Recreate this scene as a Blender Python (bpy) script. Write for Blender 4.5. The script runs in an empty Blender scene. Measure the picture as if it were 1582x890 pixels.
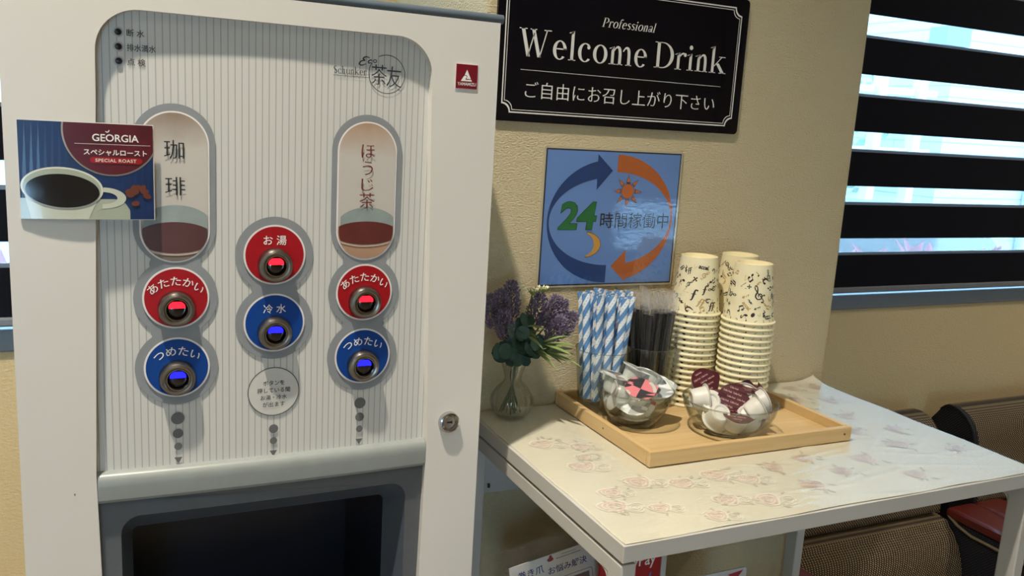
# -*- coding: utf-8 -*-
import bpy, bmesh, math, random
from mathutils import Vector, Matrix, geometry
PI = math.pi
SC = bpy.context.scene
COL = SC.collection

# ------------------------------------------------------------------ camera
CAMZ = 1.0764                       # table top is z = 0.70, floor is z = -0.32
def cam_basis(yaw, pitch, roll):
    cy, sy, cp, sp = math.cos(yaw), math.sin(yaw), math.cos(pitch), math.sin(pitch)
    f = Vector((sy*cp, cy*cp, -sp)); r = Vector((cy, -sy, 0)); d = f.cross(r)
    cr, sr = math.cos(roll), math.sin(roll)
    return cr*r + sr*d, -sr*r + cr*d, f
_r, _d, _f = cam_basis(0.4432, 0.1897, -0.0593)
cam = bpy.data.cameras.new('camera'); cam.sensor_width = 36; cam.lens = 36*1336.7/1582
cam.clip_start = 0.02; cam.clip_end = 200
camo = bpy.data.objects.new('camera', cam); COL.objects.link(camo)
camo.matrix_world = Matrix(((_r.x, -_d.x, -_f.x, 0), (_r.y, -_d.y, -_f.y, 0), (_r.z, -_d.z, -_f.z, CAMZ), (0, 0, 0, 1)))
SC.camera = camo

# ------------------------------------------------------------------ world, exposure
W = bpy.data.worlds.new('sky'); SC.world = W; W.use_nodes = True
_bg = W.node_tree.nodes['Background']
_bg.inputs[0].default_value = (0.44, 0.71, 1.0, 1); _bg.inputs[1].default_value = 5.0
SC.view_settings.view_transform = 'Standard'; SC.view_settings.look = 'None'
SC.view_settings.gamma = 1; SC.view_settings.use_curve_mapping = False
SC.view_settings.exposure = 1.02
SC.cycles.transparent_max_bounces = 40
FLOOR, CEIL = -0.32, 2.90
# ceiling downlights: (x, y, watts, beam angle); third and fifth are unseen fill, added for brightness
LAMPS = [(-0.27, 0.42, 150, 92), (2.1, -0.6, 9, 140), (-0.15, -1.3, 40, 120), (-1.6, -1.0, 24, 140), (2.9, 0.3, 66, 120), (4.0, -3.2, 34, 140), (1.2, -3.4, 24, 140), (-1.4, -3.2, 26, 140)]

# ------------------------------------------------------------------ materials
def lin(c):
    if isinstance(c, str): c = tuple(int(c[i:i+2], 16)/255 for i in (0, 2, 4))
    return tuple((v/12.92 if v <= 0.04045 else ((v+0.055)/1.055)**2.4) for v in c) + (1,)
MATS = {}
class NT:
    def __init__(s, name):
        s.m = bpy.data.materials.new(name); s.m.use_nodes = True; s.t = s.m.node_tree; s.n = s.t.nodes
        s.b = s.n['Principled BSDF']; s.out = s.n['Material Output']
    def node(s, kind, **kw):
        x = s.n.new('ShaderNode'+kind)
        for k, v in kw.items(): setattr(x, k, v)
        return x
    def link(s, a, b): s.t.links.new(a, b)
    def coord(s, out='Object'): return s.node('TexCoord').outputs[out]
    def mapping(s, src, scale=(1, 1, 1), rot=(0, 0, 0)):
        m = s.node('Mapping'); m.inputs['Scale'].default_value = scale; m.inputs['Rotation'].default_value = rot
        s.link(src, m.inputs[0]); return m.outputs[0]
    def noise(s, src, scale, detail=3, rough=0.5):
        n = s.node('TexNoise'); n.inputs['Scale'].default_value = scale; n.inputs['Detail'].default_value = detail
        n.inputs['Roughness'].default_value = rough; s.link(src, n.inputs['Vector']); return n.outputs[0]
    def ramp(s, fac, stops, interp='LINEAR'):
        r = s.node('ValToRGB'); r.color_ramp.interpolation = interp
        e = r.color_ramp.elements
        while len(e) < len(stops): e.new(0.5)
        for i, (p, c) in enumerate(stops): e[i].position = p; e[i].color = c
        s.link(fac, r.inputs[0]); return r.outputs[0]
    def math(s, op, a, b=None, c=None):
        m = s.node('Math', operation=op)
        for i, v in enumerate((a, b, c)):
            if v is None: continue
            if isinstance(v, (int, float)): m.inputs[i].default_value = v
            else: s.link(v, m.inputs[i])
        return m.outputs[0]
    def sep(s, src):
        x = s.node('SeparateXYZ'); s.link(src, x.inputs[0]); return x.outputs
    def mix(s, fac, a, b):
        m = s.node('MixRGB')
        for i, v in enumerate((fac, a, b)):
            if isinstance(v, (int, float)): m.inputs[i].default_value = v
            elif isinstance(v, tuple): m.inputs[i].default_value = v
            else: s.link(v, m.inputs[i])
        return m.outputs[0]
    def bump(s, h, strength, dist):
        b = s.node('Bump'); b.inputs['Strength'].default_value = strength; b.inputs['Distance'].default_value = dist
        s.link(h, b.inputs['Height']); s.link(b.outputs[0], s.b.inputs['Normal']); return b
    def base(s, v):
        if isinstance(v, tuple): s.b.inputs['Base Color'].default_value = v
        else: s.link(v, s.b.inputs['Base Color'])
def simple(name, col, rough=0.5, metal=0.0, coat=0.0, spec=0.5, noise=None, **kw):
    if name in MATS: return MATS[name]
    t = NT(name); c = lin(col)
    t.b.inputs['Roughness'].default_value = rough; t.b.inputs['Metallic'].default_value = metal
    t.b.inputs['Coat Weight'].default_value = coat; t.b.inputs['Coat Roughness'].default_value = 0.05
    t.b.inputs['Specular IOR Level'].default_value = spec
    k, amt = noise or (60, 0.05)                       # every surface gets a faint procedural mottling
    n = t.noise(t.coord(), k, 3)
    t.base(t.ramp(n, [(0.25, tuple(v*(1-amt) for v in c[:3])+(1,)), (0.75, tuple(min(1, v*(1+amt)) for v in c[:3])+(1,))]))
    for kk, v in kw.items(): t.b.inputs[kk].default_value = v
    MATS[name] = t.m; return t.m
def emit(name, col, strength):
    if name in MATS: return MATS[name]
    t = NT(name); t.base((0, 0, 0, 1)); t.b.inputs['Emission Color'].default_value = lin(col); t.b.inputs['Emission Strength'].default_value = strength
    MATS[name] = t.m; return t.m
def thin_glass(name, tint=(1, 1, 1), rough=0.02, haze=0.0, hazecol='FFFFFF', ior=1.45, bump=0, edge=None):
    if name in MATS: return MATS[name]
    t = NT(name); t.n.remove(t.b)
    tr = t.node('BsdfTransparent'); tr.inputs[0].default_value = tint+(1,)
    gl = t.node('BsdfGlossy'); gl.inputs['Roughness'].default_value = rough
    lw_ = t.node('LayerWeight'); lw_.inputs[0].default_value = .5; f0 = ((ior-1)/(ior+1))**2      # Schlick, the same from both sides
    fac = t.math('ADD', t.math('MULTIPLY', t.math('POWER', lw_.outputs['Facing'], 5.0), 1-f0), f0)
    if edge:                                            # longer path through the wall at grazing view: tinted edges
        t.link(t.mix(t.math('POWER', lw_.outputs['Facing'], 3.0), tint+(1,), edge+(1,)), tr.inputs[0])
    mx = t.node('MixShader'); t.link(fac, mx.inputs[0]); last = tr.outputs[0]
    if haze:
        df = t.node('BsdfTranslucent'); df.inputs[0].default_value = lin(hazecol)
        d2 = t.node('BsdfDiffuse'); d2.inputs[0].default_value = lin(hazecol)
        ad = t.node('MixShader'); ad.inputs[0].default_value = 0.5; t.link(df.outputs[0], ad.inputs[1]); t.link(d2.outputs[0], ad.inputs[2])
        m2 = t.node('MixShader'); m2.inputs[0].default_value = haze; t.link(last, m2.inputs[1]); t.link(ad.outputs[0], m2.inputs[2]); last = m2.outputs[0]
    if bump:
        n = t.noise(t.coord(), bump, 3); bb = t.node('Bump'); bb.inputs['Strength'].default_value = 0.9; bb.inputs['Distance'].default_value = 0.004
        t.link(n, bb.inputs['Height']); t.link(bb.outputs[0], gl.inputs['Normal']); t.link(bb.outputs[0], lw_.inputs['Normal'])
    t.link(last, mx.inputs[1]); t.link(gl.outputs[0], mx.inputs[2]); t.link(mx.outputs[0], t.out.inputs[0])
    MATS[name] = t.m; return t.m
def solid_glass(name, tint=(0.96, 0.985, 0.97)):
    t = NT(name); t.base(tint+(1,)); t.b.inputs['Transmission Weight'].default_value = 1; t.b.inputs['Roughness'].default_value = 0.0; t.b.inputs['IOR'].default_value = 1.45
    MATS[name] = t.m; return t.m
def plaster(name, col, scale, strength):
    t = NT(name); co = t.coord(); c = lin(col)
    n1 = t.noise(co, 2.5, 4); n2 = t.noise(t.mapping(co, (.55, .55, 1)), scale, 4, 0.6)
    t.base(t.mix(n1, tuple(v*0.93 for v in c[:3])+(1,), tuple(min(1, v*1.05) for v in c[:3])+(1,)))
    t.b.inputs['Roughness'].default_value = 0.85; t.bump(n2, strength, 0.006); MATS[name] = t.m; return t.m
def wood(name, c1, c2, axis):
    t = NT(name); sc = [70, 70, 70]; sc[axis] = 3
    m = t.mapping(t.coord(), tuple(sc)); n = t.noise(m, 1.0, 5, 0.6)
    t.base(t.ramp(n, [(0.3, lin(c1)), (0.7, lin(c2))])); t.b.inputs['Roughness'].default_value = 0.42
    t.bump(n, 0.08, 0.002); MATS[name] = t.m; return t.m
def weave(name, base, dot, pitch=0.006):
    t = NT(name); s = t.sep(t.coord()); k = 2*PI/pitch
    a = t.math('SINE', t.math('MULTIPLY', t.math('ADD', s[0], s[1]), k)); b = t.math('SINE', t.math('MULTIPLY', s[2], k))
    p = t.math('MULTIPLY', a, b)
    t.base(t.ramp(p, [(0.25, lin(base)), (0.6, lin(dot))])); t.b.inputs['Roughness'].default_value = 0.9
    t.bump(p, 0.5, 0.002); MATS[name] = t.m; return t.m

M_wall = plaster('beige_wallpaper', 'E8D8B0', 480, 1.0)
M_wall2 = plaster('beige_wallpaper_fine', 'DCC596', 300, 0.25)
M_ceil = plaster('ceiling_white', 'E6E1D4', 120, 0.2)
M_floor = simple('floor_vinyl', '8E8170', 0.5, noise=(8, 0.1))
M_white = simple('machine_white', 'E2DFD8', 0.28, coat=0.3, noise=(4, 0.015))
M_whiteD = simple('white_steel', 'C0BEB8', 0.35, noise=(6, 0.02))
M_trimgrey = simple('trim_slate', '56626C', 0.35)
M_plate = simple('plate_grey', '8F9396', 0.45)
M_ringw = simple('ring_white', 'EFE9E6', 0.4)
M_red = simple('disc_red', 'A50E18', 0.45, spec=.3)
M_blue = simple('disc_blue', '07408F', 0.45, spec=.3)
M_print = simple('print_grey', '3A3A3F', 0.5)
M_dotgrey = simple('dot_grey', '6B6B6C', 0.5)
M_ink = simple('ink_black', '17181C', 0.5)
M_txtw = simple('text_white', 'F2EFEA', 0.5)
M_chrome = simple('chrome', 'C9C9CC', 0.12, metal=1.0)
M_steel = simple('brushed_steel', '8F8A84', 0.28, metal=1.0)
M_darkhole = simple('dark_hole', '0B0D12', 0.3)
M_hood = simple('hood_grey', '8B918F', 0.35)
M_bezel = simple('bay_grey', '5C6064', 0.4)
M_bay = simple('bay_dark', '535B66', 0.35)
M_baydeep = simple('bay_interior', '141A26', 0.3)
M_lens = simple('button_lens', '120608', 0.06, coat=1.0)
M_vase = thin_glass('vase_glass', (.98, .99, .985), edge=(.80, .83, .80), ior=1.7)
M_glass = thin_glass('clear_glass', (0.97, 0.985, 0.975), edge=(.60, .64, .61), ior=1.6)
M_pane = thin_glass('window_glass', (0.93, 0.97, 0.98))
M_rim = thin_glass('glass_rim', (.9, .92, .91), .03, ior=2.4, edge=(.35, .38, .36))
M_foot = thin_glass('glass_foot', (.9, .92, .91), .02, ior=2.0, edge=(.4, .43, .41))
M_bowl = thin_glass('bowl_glass', (.95, .97, .955), .015, ior=1.7, edge=(.64, .68, .66))
M_film = thin_glass('clear_film', (0.98, 0.98, 0.98), 0.10, 0.03, bump=160)
M_filmtop = thin_glass('clear_film_crinkled', (0.96, 0.96, 0.96), 0.14, 0.16, bump=220)
def panel_mat():
    t = NT('striped_panel'); s = t.sep(t.coord())
    f = t.math('FRACT', t.math('DIVIDE', t.math('ADD', s[0], 10.0005), 0.0061))
    ln = t.math('LESS_THAN', t.math('ABSOLUTE', t.math('SUBTRACT', f, 0.5)), 0.075)
    t.base(t.mix(ln, lin('D6D5D0'), lin('AFAEA8'))); t.b.inputs['Roughness'].default_value = 0.38
    MATS['striped_panel'] = t.m; return t.m
M_panel = panel_mat()

# ------------------------------------------------------------------ mesh helpers
class MB:
    """collects vertices and faces of ONE mesh"""
    def __init__(s): s.v = []; s.f = []
    def add(s, vs, fs):
        o = len(s.v); s.v += [tuple(p) for p in vs]; s.f += [tuple(i+o for i in f) for f in fs]; return s
    def box(s, x0, x1, y0, y1, z0, z1):
        v = [(x, y, z) for x in (x0, x1) for y in (y0, y1) for z in (z0, z1)]
        return s.add(v, [(0, 1, 3, 2), (4, 6, 7, 5), (0, 4, 5, 1), (2, 3, 7, 6), (0, 2, 6, 4), (1, 5, 7, 3)])
    def rbox(s, x0, x1, y0, y1, z0, z1, r=0.003, seg=2):
        bm = bmesh.new(); bmesh.ops.create_cube(bm, size=1)
        for v in bm.verts: v.co = Vector(((x0+x1)/2+v.co.x*(x1-x0), (y0+y1)/2+v.co.y*(y1-y0), (z0+z1)/2+v.co.z*(z1-z0)))
        bmesh.ops.bevel(bm, geom=bm.edges[:], offset=r, segments=seg, affect='EDGES', profile=0.5)
        bm.verts.index_update(); s.add([v.co[:] for v in bm.verts], [[v.index for v in f.verts] for f in bm.faces]); bm.free(); return s
    def lathe(s, prof, n=40, c=(0, 0, 0), axis='z', wob=None):
        m = len(prof); vs = []
        for i in range(n):
            a = 2*PI*i/n
            for (r, z) in prof:
                rr = r*(wob(a, z) if wob else 1)
                if axis == 'z': vs.append((c[0]+rr*math.cos(a), c[1]+rr*math.sin(a), c[2]+z))
                else: vs.append((c[0]+rr*math.cos(a), c[1]-z, c[2]+rr*math.sin(a)))      # axis towards -Y
        fs = [(i*m+j, ((i+1) % n)*m+j, ((i+1) % n)*m+j+1, i*m+j+1) for i in range(n) for j in range(m-1)]
        return s.add(vs, fs)
    def tube(s, pts, r, n=8, caps=True):
        pts = [Vector(p) for p in pts]; rs = r if isinstance(r, (list, tuple)) else [r]*len(pts)
        vs = []; up = Vector((0.3, 0.2, 1)).normalized()
        for i, p in enumerate(pts):
            t = (pts[min(i+1, len(pts)-1)]-pts[max(i-1, 0)]).normalized()
            a = t.cross(up)
            if a.length < 1e-4: a = t.cross(Vector((1, 0, 0)))
            a.normalize(); b = t.cross(a)
            for k in range(n):
                q = 2*PI*k/n; vs.append(p+(a*math.cos(q)+b*math.sin(q))*rs[i])
        m = len(pts)
        fs = [(i*n+k, i*n+(k+1) % n, (i+1)*n+(k+1) % n, (i+1)*n+k) for i in range(m-1) for k in range(n)]
        if caps: fs += [tuple(range(n))[::-1], tuple((m-1)*n+k for k in range(n))]
        return s.add(vs, fs)
    def grid(s, fn, nu, nv, closeu=False):
        vs = [fn(i/(nu), j/(nv)) for i in range(nu+(0 if closeu else 1)) for j in range(nv+1)]
        w = nv+1; N = nu if closeu else nu+1
        fs = [(i*w+j, ((i+1) % N)*w+j, ((i+1) % N)*w+j+1, i*w+j+1) for i in range(nu) for j in range(nv)]
        return s.add(vs, fs)
    def loft(s, loops, cap0=False, cap1=False):
        n = len(loops[0]); vs = [p for l in loops for p in l]
        fs = [(i*n+k, i*n+(k+1) % n, (i+1)*n+(k+1) % n, (i+1)*n+k) for i in range(len(loops)-1) for k in range(n)]
        if cap0: fs.append(tuple(range(n))[::-1])
        if cap1: fs.append(tuple((len(loops)-1)*n+k for k in range(n)))
        return s.add(vs, fs)
    def shape(s, sh, mp, layer=0.0):
        """a 2-D shape (verts, faces) laid on a surface by mp(x, y, lift)"""
        return s.add([mp(x, y, layer) for (x, y) in sh[0]], sh[1])
    def prism(s, loops, mp, d0, d1):
        """outline loops (first outer, others holes) extruded from lift d0 to d1"""
        t = geometry.tessellate_polygon([[Vector((p[0], p[1], 0)) for p in l] for l in loops])
        flat = [p for l in loops for p in l]
        for d in (d0, d1): s.add([mp(p[0], p[1], d) for p in flat], t)
        for l in loops:
            n = len(l); s.add([mp(p[0], p[1], d0) for p in l]+[mp(p[0], p[1], d1) for p in l], [(k, (k+1) % n, n+(k+1) % n, n+k) for k in range(n)])
        return s
    def mesh(s, name):
        me = bpy.data.meshes.new(name); me.from_pydata(s.v, [], s.f); me.validate(); return me
ROOT = {}
def obj(name, mb, mat, parent=None, smooth=None, label=None, local=False, fixn=True):
    me = mb if isinstance(mb, bpy.types.Mesh) else mb.mesh(name)
    if parent is not None and not local:
        o = Vector(ROOT.get(parent.name, (0, 0, 0)))
        for v in me.vertices: v.co -= o
    if fixn:
        bm = bmesh.new(); bm.from_mesh(me); bmesh.ops.recalc_face_normals(bm, faces=bm.faces); bm.to_mesh(me); bm.free()
    if smooth:
        me.polygons.foreach_set('use_smooth', [True]*len(me.polygons)); me.set_sharp_from_angle(angle=math.radians(smooth))
    if mat: me.materials.append(mat)
    ob = bpy.data.objects.new(name, me); COL.objects.link(ob)
    if parent is not None: ob.parent = parent; ROOT[ob.name] = ROOT.get(parent.name, (0, 0, 0))
    if label: ob['label'] = label
    return ob
def tag(o, label, cat, group=None):
    o['label'] = label; o['category'] = cat
    if group: o['group'] = group
    return o
def thing(name, label, cat, loc=(0, 0, 0), group=None, rot=None):
    o = bpy.data.objects.new(name, None); COL.objects.link(o); o.location = loc; o.empty_display_size = 0.02
    if rot is not None: o.rotation_euler = rot
    ROOT[o.name] = loc; return tag(o, label, cat, group)
def struct(name, mb, mat, parent=None, **kw):
    o = obj(name, mb, mat, parent, **kw); o['kind'] = 'structure'; return o
def copy_tree(o, parent=None):
    c = o.copy(); COL.objects.link(c); c.parent = parent
    for ch in [x for x in o.children]: copy_tree(ch, c)
    return c
def bevel(o, w, seg=2, ang=40):
    m = o.modifiers.new('bevel', 'BEVEL'); m.width = w; m.segments = seg; m.limit_method = 'ANGLE'; m.angle_limit = math.radians(ang); return o

# ------------------------------------------------------------------ 2-D shapes
def sh_poly(pts):
    return (list(pts), [tuple(t) for t in geometry.tessellate_polygon([[Vector((p[0], p[1], 0)) for p in pts]])])
def sh_holes(loops):
    flat = [p for l in loops for p in l]
    return (flat, [tuple(t) for t in geometry.tessellate_polygon([[Vector((p[0], p[1], 0)) for p in l] for l in loops])])
def sh_rect(x0, y0, x1, y1, nx=1):
    v = []; f = []
    for i in range(nx+1):
        x = x0+(x1-x0)*i/nx; v += [(x, y0), (x, y1)]
    for i in range(nx): f.append((2*i, 2*i+2, 2*i+3, 2*i+1))
    return (v, f)
def sh_ell(cx, cy, rx, ry=None, n=40, rings=2, rot=0):
    ry = ry or rx; v = [(cx, cy)]; f = []; c, s = math.cos(rot), math.sin(rot)
    for r in range(1, rings+1):
        for k in range(n):
            a = 2*PI*k/n; x, y = rx*r/rings*math.cos(a), ry*r/rings*math.sin(a); v.append((cx+x*c-y*s, cy+x*s+y*c))
    for k in range(n): f.append((0, 1+k, 1+(k+1) % n))
    for r in range(rings-1):
        for k in range(n): a = 1+r*n; f.append((a+k, a+n+k, a+n+(k+1) % n, a+(k+1) % n))
    return (v, f)
def sh_ring(cx, cy, ro, ri, a0=0, a1=360, n=48, roy=None, riy=None):
    roy = roy or ro; riy = riy or ri; v = []; f = []
    for k in range(n+1):
        a = math.radians(a0+(a1-a0)*k/n); v += [(cx+ro*math.cos(a), cy+roy*math.sin(a)), (cx+ri*math.cos(a), cy+riy*math.sin(a))]
    for k in range(n): f.append((2*k, 2*k+2, 2*k+3, 2*k+1))
    return (v, f)
def spline(pts, sub=6):
    out = []; n = len(pts)
    for i in range(n-1):
        p0, p1, p2, p3 = pts[max(i-1, 0)], pts[i], pts[i+1], pts[min(i+2, n-1)]
        for k in range(sub):
            t = k/sub
            out.append(tuple(0.5*((2*b)+(-a+c)*t+(2*a-5*b+4*c-d)*t*t+(-a+3*b-3*c+d)*t**3) for a, b, c, d in zip(p0, p1, p2, p3)))
    out.append(tuple(pts[-1])); return out
def sh_stroke(pts, w=None, sub=6):
    """pts (x, y, width) or (x, y) with constant width w"""
    p = [q if len(q) == 3 else (q[0], q[1], w) for q in pts]
    p = spline(p, sub) if len(p) > 2 else p
    v = []; f = []
    for i in range(len(p)):
        a = p[max(i-1, 0)]; b = p[min(i+1, len(p)-1)]; dx, dy = b[0]-a[0], b[1]-a[1]; L = math.hypot(dx, dy) or 1
        nx, ny = -dy/L*p[i][2]/2, dx/L*p[i][2]/2; v += [(p[i][0]+nx, p[i][1]+ny), (p[i][0]-nx, p[i][1]-ny)]
    for i in range(len(p)-1): f.append((2*i, 2*i+2, 2*i+3, 2*i+1))
    return (v, f)
def sh_join(shs):
    v = []; f = []
    for a, b in shs: o = len(v); v += list(a); f += [tuple(i+o for i in q) for q in b]
    return (v, f)
def sh_map(sh, fn): return ([fn(x, y) for x, y in sh[0]], sh[1])
def bounds(sh):
    xs = [p[0] for p in sh[0]]; ys = [p[1] for p in sh[0]]; return min(xs), max(xs), min(ys), max(ys)
_tc = {}
def text2d(s, offset=0.0, spacing=1.0, thin=0.0):
    key = (s, offset, spacing, thin)
    if key in _tc: return _tc[key]
    c = bpy.data.curves.new('t', 'FONT'); c.body = s; c.size = 1; c.resolution_u = 3; c.offset = offset; c.space_character = spacing
    o = bpy.data.objects.new('t', c); COL.objects.link(o)
    me = bpy.data.meshes.new_from_object(o.evaluated_get(bpy.context.evaluated_depsgraph_get()))
    v = [(p.co.x, p.co.y) for p in me.vertices]; f = [tuple(p.vertices) for p in me.polygons]
    bpy.data.objects.remove(o); bpy.data.curves.remove(c); bpy.data.meshes.remove(me)
    if thin:                                           # slimmer horizontal strokes, like a brush (Mincho) face
        cnt = {}
        for q in f:
            for i in range(len(q)):
                e = (q[i], q[(i+1) % len(q)]); cnt[tuple(sorted(e))] = None if tuple(sorted(e)) in cnt else e
        ny = [0.0]*len(v); nn = [0]*len(v)
        for e in cnt.values():
            if e is None: continue
            dx, dy = v[e[1]][0]-v[e[0]][0], v[e[1]][1]-v[e[0]][1]; L = math.hypot(dx, dy) or 1
            for k in e: ny[k] += -dx/L; nn[k] += 1
        v = [(x, y-thin*(ny[i]/nn[i] if nn[i] else 0)) for i, (x, y) in enumerate(v)]
    _tc[key] = (v, f); return _tc[key]
def fit(sh, x0, x1, y0, y1, shear=0.0):
    a, b, c, d = bounds(sh); return sh_map(sh, lambda x, y: (x0+(x-a)/(b-a)*(x1-x0)+shear*(y-c)/(d-c)*(y1-y0), y0+(y-c)/(d-c)*(y1-y0)))
def fitw(sh, x0, x1, yb, shear=0.0):
    a, b, c, d = bounds(sh); k = (x1-x0)/(b-a); return sh_map(sh, lambda x, y: (x0+(x-a)*k+shear*y*k, yb+y*k))
def arc_text(s, cx, cy, R, size, offset=0.0, spacing=1.0):
    sh = text2d(s, offset, spacing); a, b, c, d = bounds(sh); m = (a+b)/2
    def fn(x, y): t = (x-m)*size/R; r = R+y*size; return (cx+r*math.sin(t), cy+r*math.cos(t))
    return sh_map(sh, fn)
# --- a small hand-made serif alphabet (cap height .70, x height .47)
def serif_glyph(ch):
    R = lambda x0, y0, x1, y1: sh_rect(x0, y0, x1, y1)
    dg = lambda x0, y0, x1, y1, w: ([(x0, y0), (x0+w, y0), (x1+w, y1), (x1, y1)], [(0, 1, 2, 3)])
    st = sh_stroke; D = lambda x, y, r: sh_ell(x, y, r, n=16, rings=1)
    def arch(x): return [st([(x+.09, .36, .03), (x+.17, .455, .045), (x+.255, .435, .085), (x+.29, .30, .095), (x+.29, .0, .095)]), R(x+.19, 0, x+.39, .022)]
    def lstem(top): return [R(.07, 0, .165, top), R(.0, 0, .235, .022), sh_poly([(.0, top-.05), (.07, top-.03), (.07, top-.09), (.165, top), (.165, top+.02), (.0, top-.03)])]
    g = {
     'W': (1.0, [dg(.06, .7, .25, 0, .105), dg(.27, 0, .445, .6, .032), dg(.37, .7, .58, 0, .105), dg(.63, 0, .83, .7, .032), R(0, .676, .24, .7), R(.33, .676, .53, .7), R(.75, .676, .98, .7)]),
     'e': (.49, [sh_ring(.24, .235, .215, .11, 4, 318, 40, .245, .217), R(.12, .25, .45, .282)]),
     'l': (.26, lstem(.73)),
     'c': (.46, [sh_ring(.25, .235, .225, .12, 50, 318, 40, .245, .217), D(.36, .375, .05)]),
     'o': (.53, [sh_ring(.26, .235, .235, .128, 0, 360, 48, .245, .217)]),
     'm': (.80, lstem(.45)+arch(.07)+arch(.37)), 'n': (.50, lstem(.45)+arch(.07)),
     'r': (.41, lstem(.45)+[st([(.15, .34, .03), (.22, .43, .045), (.31, .455, .05)]), D(.345, .415, .052)]),
     'i': (.27, lstem(.45)+[D(.11, .63, .062)]),
     'D': (.70, [R(.08, 0, .185, .7), R(0, 0, .28, .024), R(0, .676, .28, .7), sh_ring(.27, .35, .40, .285, -90, 90, 32, .35, .325)]),
     'k': (.62, lstem(.73)+[dg(.15, .19, .41, .45, .035), dg(.45, 0, .22, .28, .12), R(.33, .448, .57, .47), R(.36, 0, .62, .022)]),
     'h': (.50, lstem(.73)+arch(.07)),
     'u': (.57, [R(.08, .12, .165, .46), R(.4, 0, .49, .46), R(0, .44, .12, .465), R(.33, .44, .45, .465), st([(.122, .14, .085), (.16, .03, .06), (.27, .015, .04), (.42, .1, .03)]), R(.45, 0, .56, .022)]),
     'S': (.52, [st([(.42, .6, .03), (.3, .69, .04), (.12, .62, .08), (.13, .46, .1), (.35, .3, .11), (.4, .14, .09), (.24, .01, .045), (.07, .1, .03)])]),
     'P': (.58, [R(.08, 0, .18, .7), R(0, 0, .27, .024), R(0, .676, .26, .7), sh_ring(.25, .5, .29, .18, -90, 90, 24, .2, .172)]),
     'f': (.34, [R(.09, 0, .175, .55), R(.0, 0, .25, .022), R(0, .44, .29, .465), st([(.132, .5, .085), (.15, .65, .07), (.25, .71, .04)]), D(.3, .67, .045)]),
     's': (.40, [st([(.33, .4, .03), (.22, .465, .035), (.1, .42, .06), (.1, .32, .08), (.27, .21, .085), (.32, .1, .07), (.2, .01, .04), (.06, .08, .03)])]),
     'a': (.47, [R(.3, .02, .39, .33), st([(.345, .32, .08), (.3, .44, .05), (.18, .46, .035), (.07, .38, .05)]), sh_ring(.17, .13, .14, .065, 0, 360, 24, .135, .1), R(.36, 0, .46, .022)]),
     ' ': (.26, [])}
    return g[ch]
def serif(s, track=0.02):
    x = 0; out = []
    for ch in s:
        w, prs = serif_glyph(ch)
        for p in prs: out.append(sh_map(p, lambda a, b, x=x: (a+x, b)))
        x += w+track
    return sh_join(out)

# ================================================================== THE SETTING
YW = 1.38
RX0, RX1, RY0 = -2.6, 5.6, -5.2
struct('floor', MB().box(RX0-.1, RX1+.1, RY0-.1, YW+.12, FLOOR-.1, FLOOR), M_floor)
struct('ceiling', MB().box(RX0-.1, RX1+.1, RY0-.1, YW+.12, CEIL, CEIL+.1), M_ceil)
WZ0, WZ1 = 0.735, 1.95                               # window openings in the rear wall
WIN = [(-1.6, 0.335), (1.16, 3.6)]
mb = MB(); mb.box(RX0, RX1, YW, YW+.12, FLOOR, WZ0); mb.box(RX0, RX1, YW, YW+.12, WZ1, CEIL)
xs = [RX0, WIN[0][0], WIN[0][1], WIN[1][0], WIN[1][1], RX1]
for a, b in ((0, 1), (2, 3), (4, 5)): mb.box(xs[a], xs[b], YW, YW+.12, WZ0, WZ1)
struct('wall_back', mb, M_wall2)
struct('wall_left', MB().box(RX0-.1, RX0, RY0, YW, FLOOR, CEIL), M_wall2)
struct('wall_right', MB().box(RX1, RX1+.1, RY0, YW, FLOOR, CEIL), M_wall2)
mb = MB(); DX0, DX1, DZ1 = -2.2, -1.1, 1.75             # an unseen glazed entrance added behind the camera for fill daylight
mb.box(RX0, DX0, RY0-.1, RY0, FLOOR, CEIL); mb.box(DX1, 4.45, RY0-.1, RY0, FLOOR, CEIL); mb.box(5.4, RX1, RY0-.1, RY0, FLOOR, CEIL); mb.box(4.45, 5.4, RY0-.1, RY0, .36, CEIL); mb.box(4.45, 5.4, RY0-.1, RY0, FLOOR, -.06); mb.box(DX0, DX1, RY0-.1, RY0, DZ1, CEIL)
struct('wall_front', mb, M_wall2)
PX0, PX1, PY0 = 0.4195, 1.0385, 1.0
bevel(struct('wall_pillar', MB().box(PX0, PX1, PY0, YW-.0005, FLOOR, CEIL), M_wall), 0.004)
M_alu = simple('window_alu', '6E747A', 0.35, metal=0.6)
M_sill = simple('sill_grey', '7F868C', 0.3)
def window(n, x0, x1, y, z0, z1, nmul):
    r = thing('window_%d' % n, 'x', 'x', ((x0+x1)/2, y, z0)); del r['label']; del r['category']; r['kind'] = 'structure'
    mb = MB(); t = .03
    mb.box(x0, x1, y, y+.04, z0, z0+t); mb.box(x0, x1, y, y+.04, z1-t, z1); mb.box(x0, x0+t, y, y+.04, z0+t, z1-t); mb.box(x1-t, x1, y, y+.04, z0+t, z1-t)
    obj('window_frame', mb, M_alu, r)
    for k in range(nmul):
        a = x0+t+(x1-x0-2*t)*k/nmul; b = x0+t+(x1-x0-2*t)*(k+1)/nmul
        obj('pane', MB().box(a, b, y+.018, y+.022, z0+t, z1-t), M_pane, r)
        if k: obj('mullion', MB().box(a-.018, a+.018, y+.002, y+.038, z0+t, z1-t), M_alu, r)
    return r
for n, (a, b) in enumerate(WIN):
    w = window(n+1, a, b, YW+.06, WZ0, WZ1, 2)
    obj('window_sill', MB().rbox(a-.02, b+.02, YW-.006, YW+.06, WZ0-.0225, WZ0+.012, .003), M_sill, w)
w = window(3, DX0, DX1, RY0-.07, FLOOR, DZ1, 1)
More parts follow.
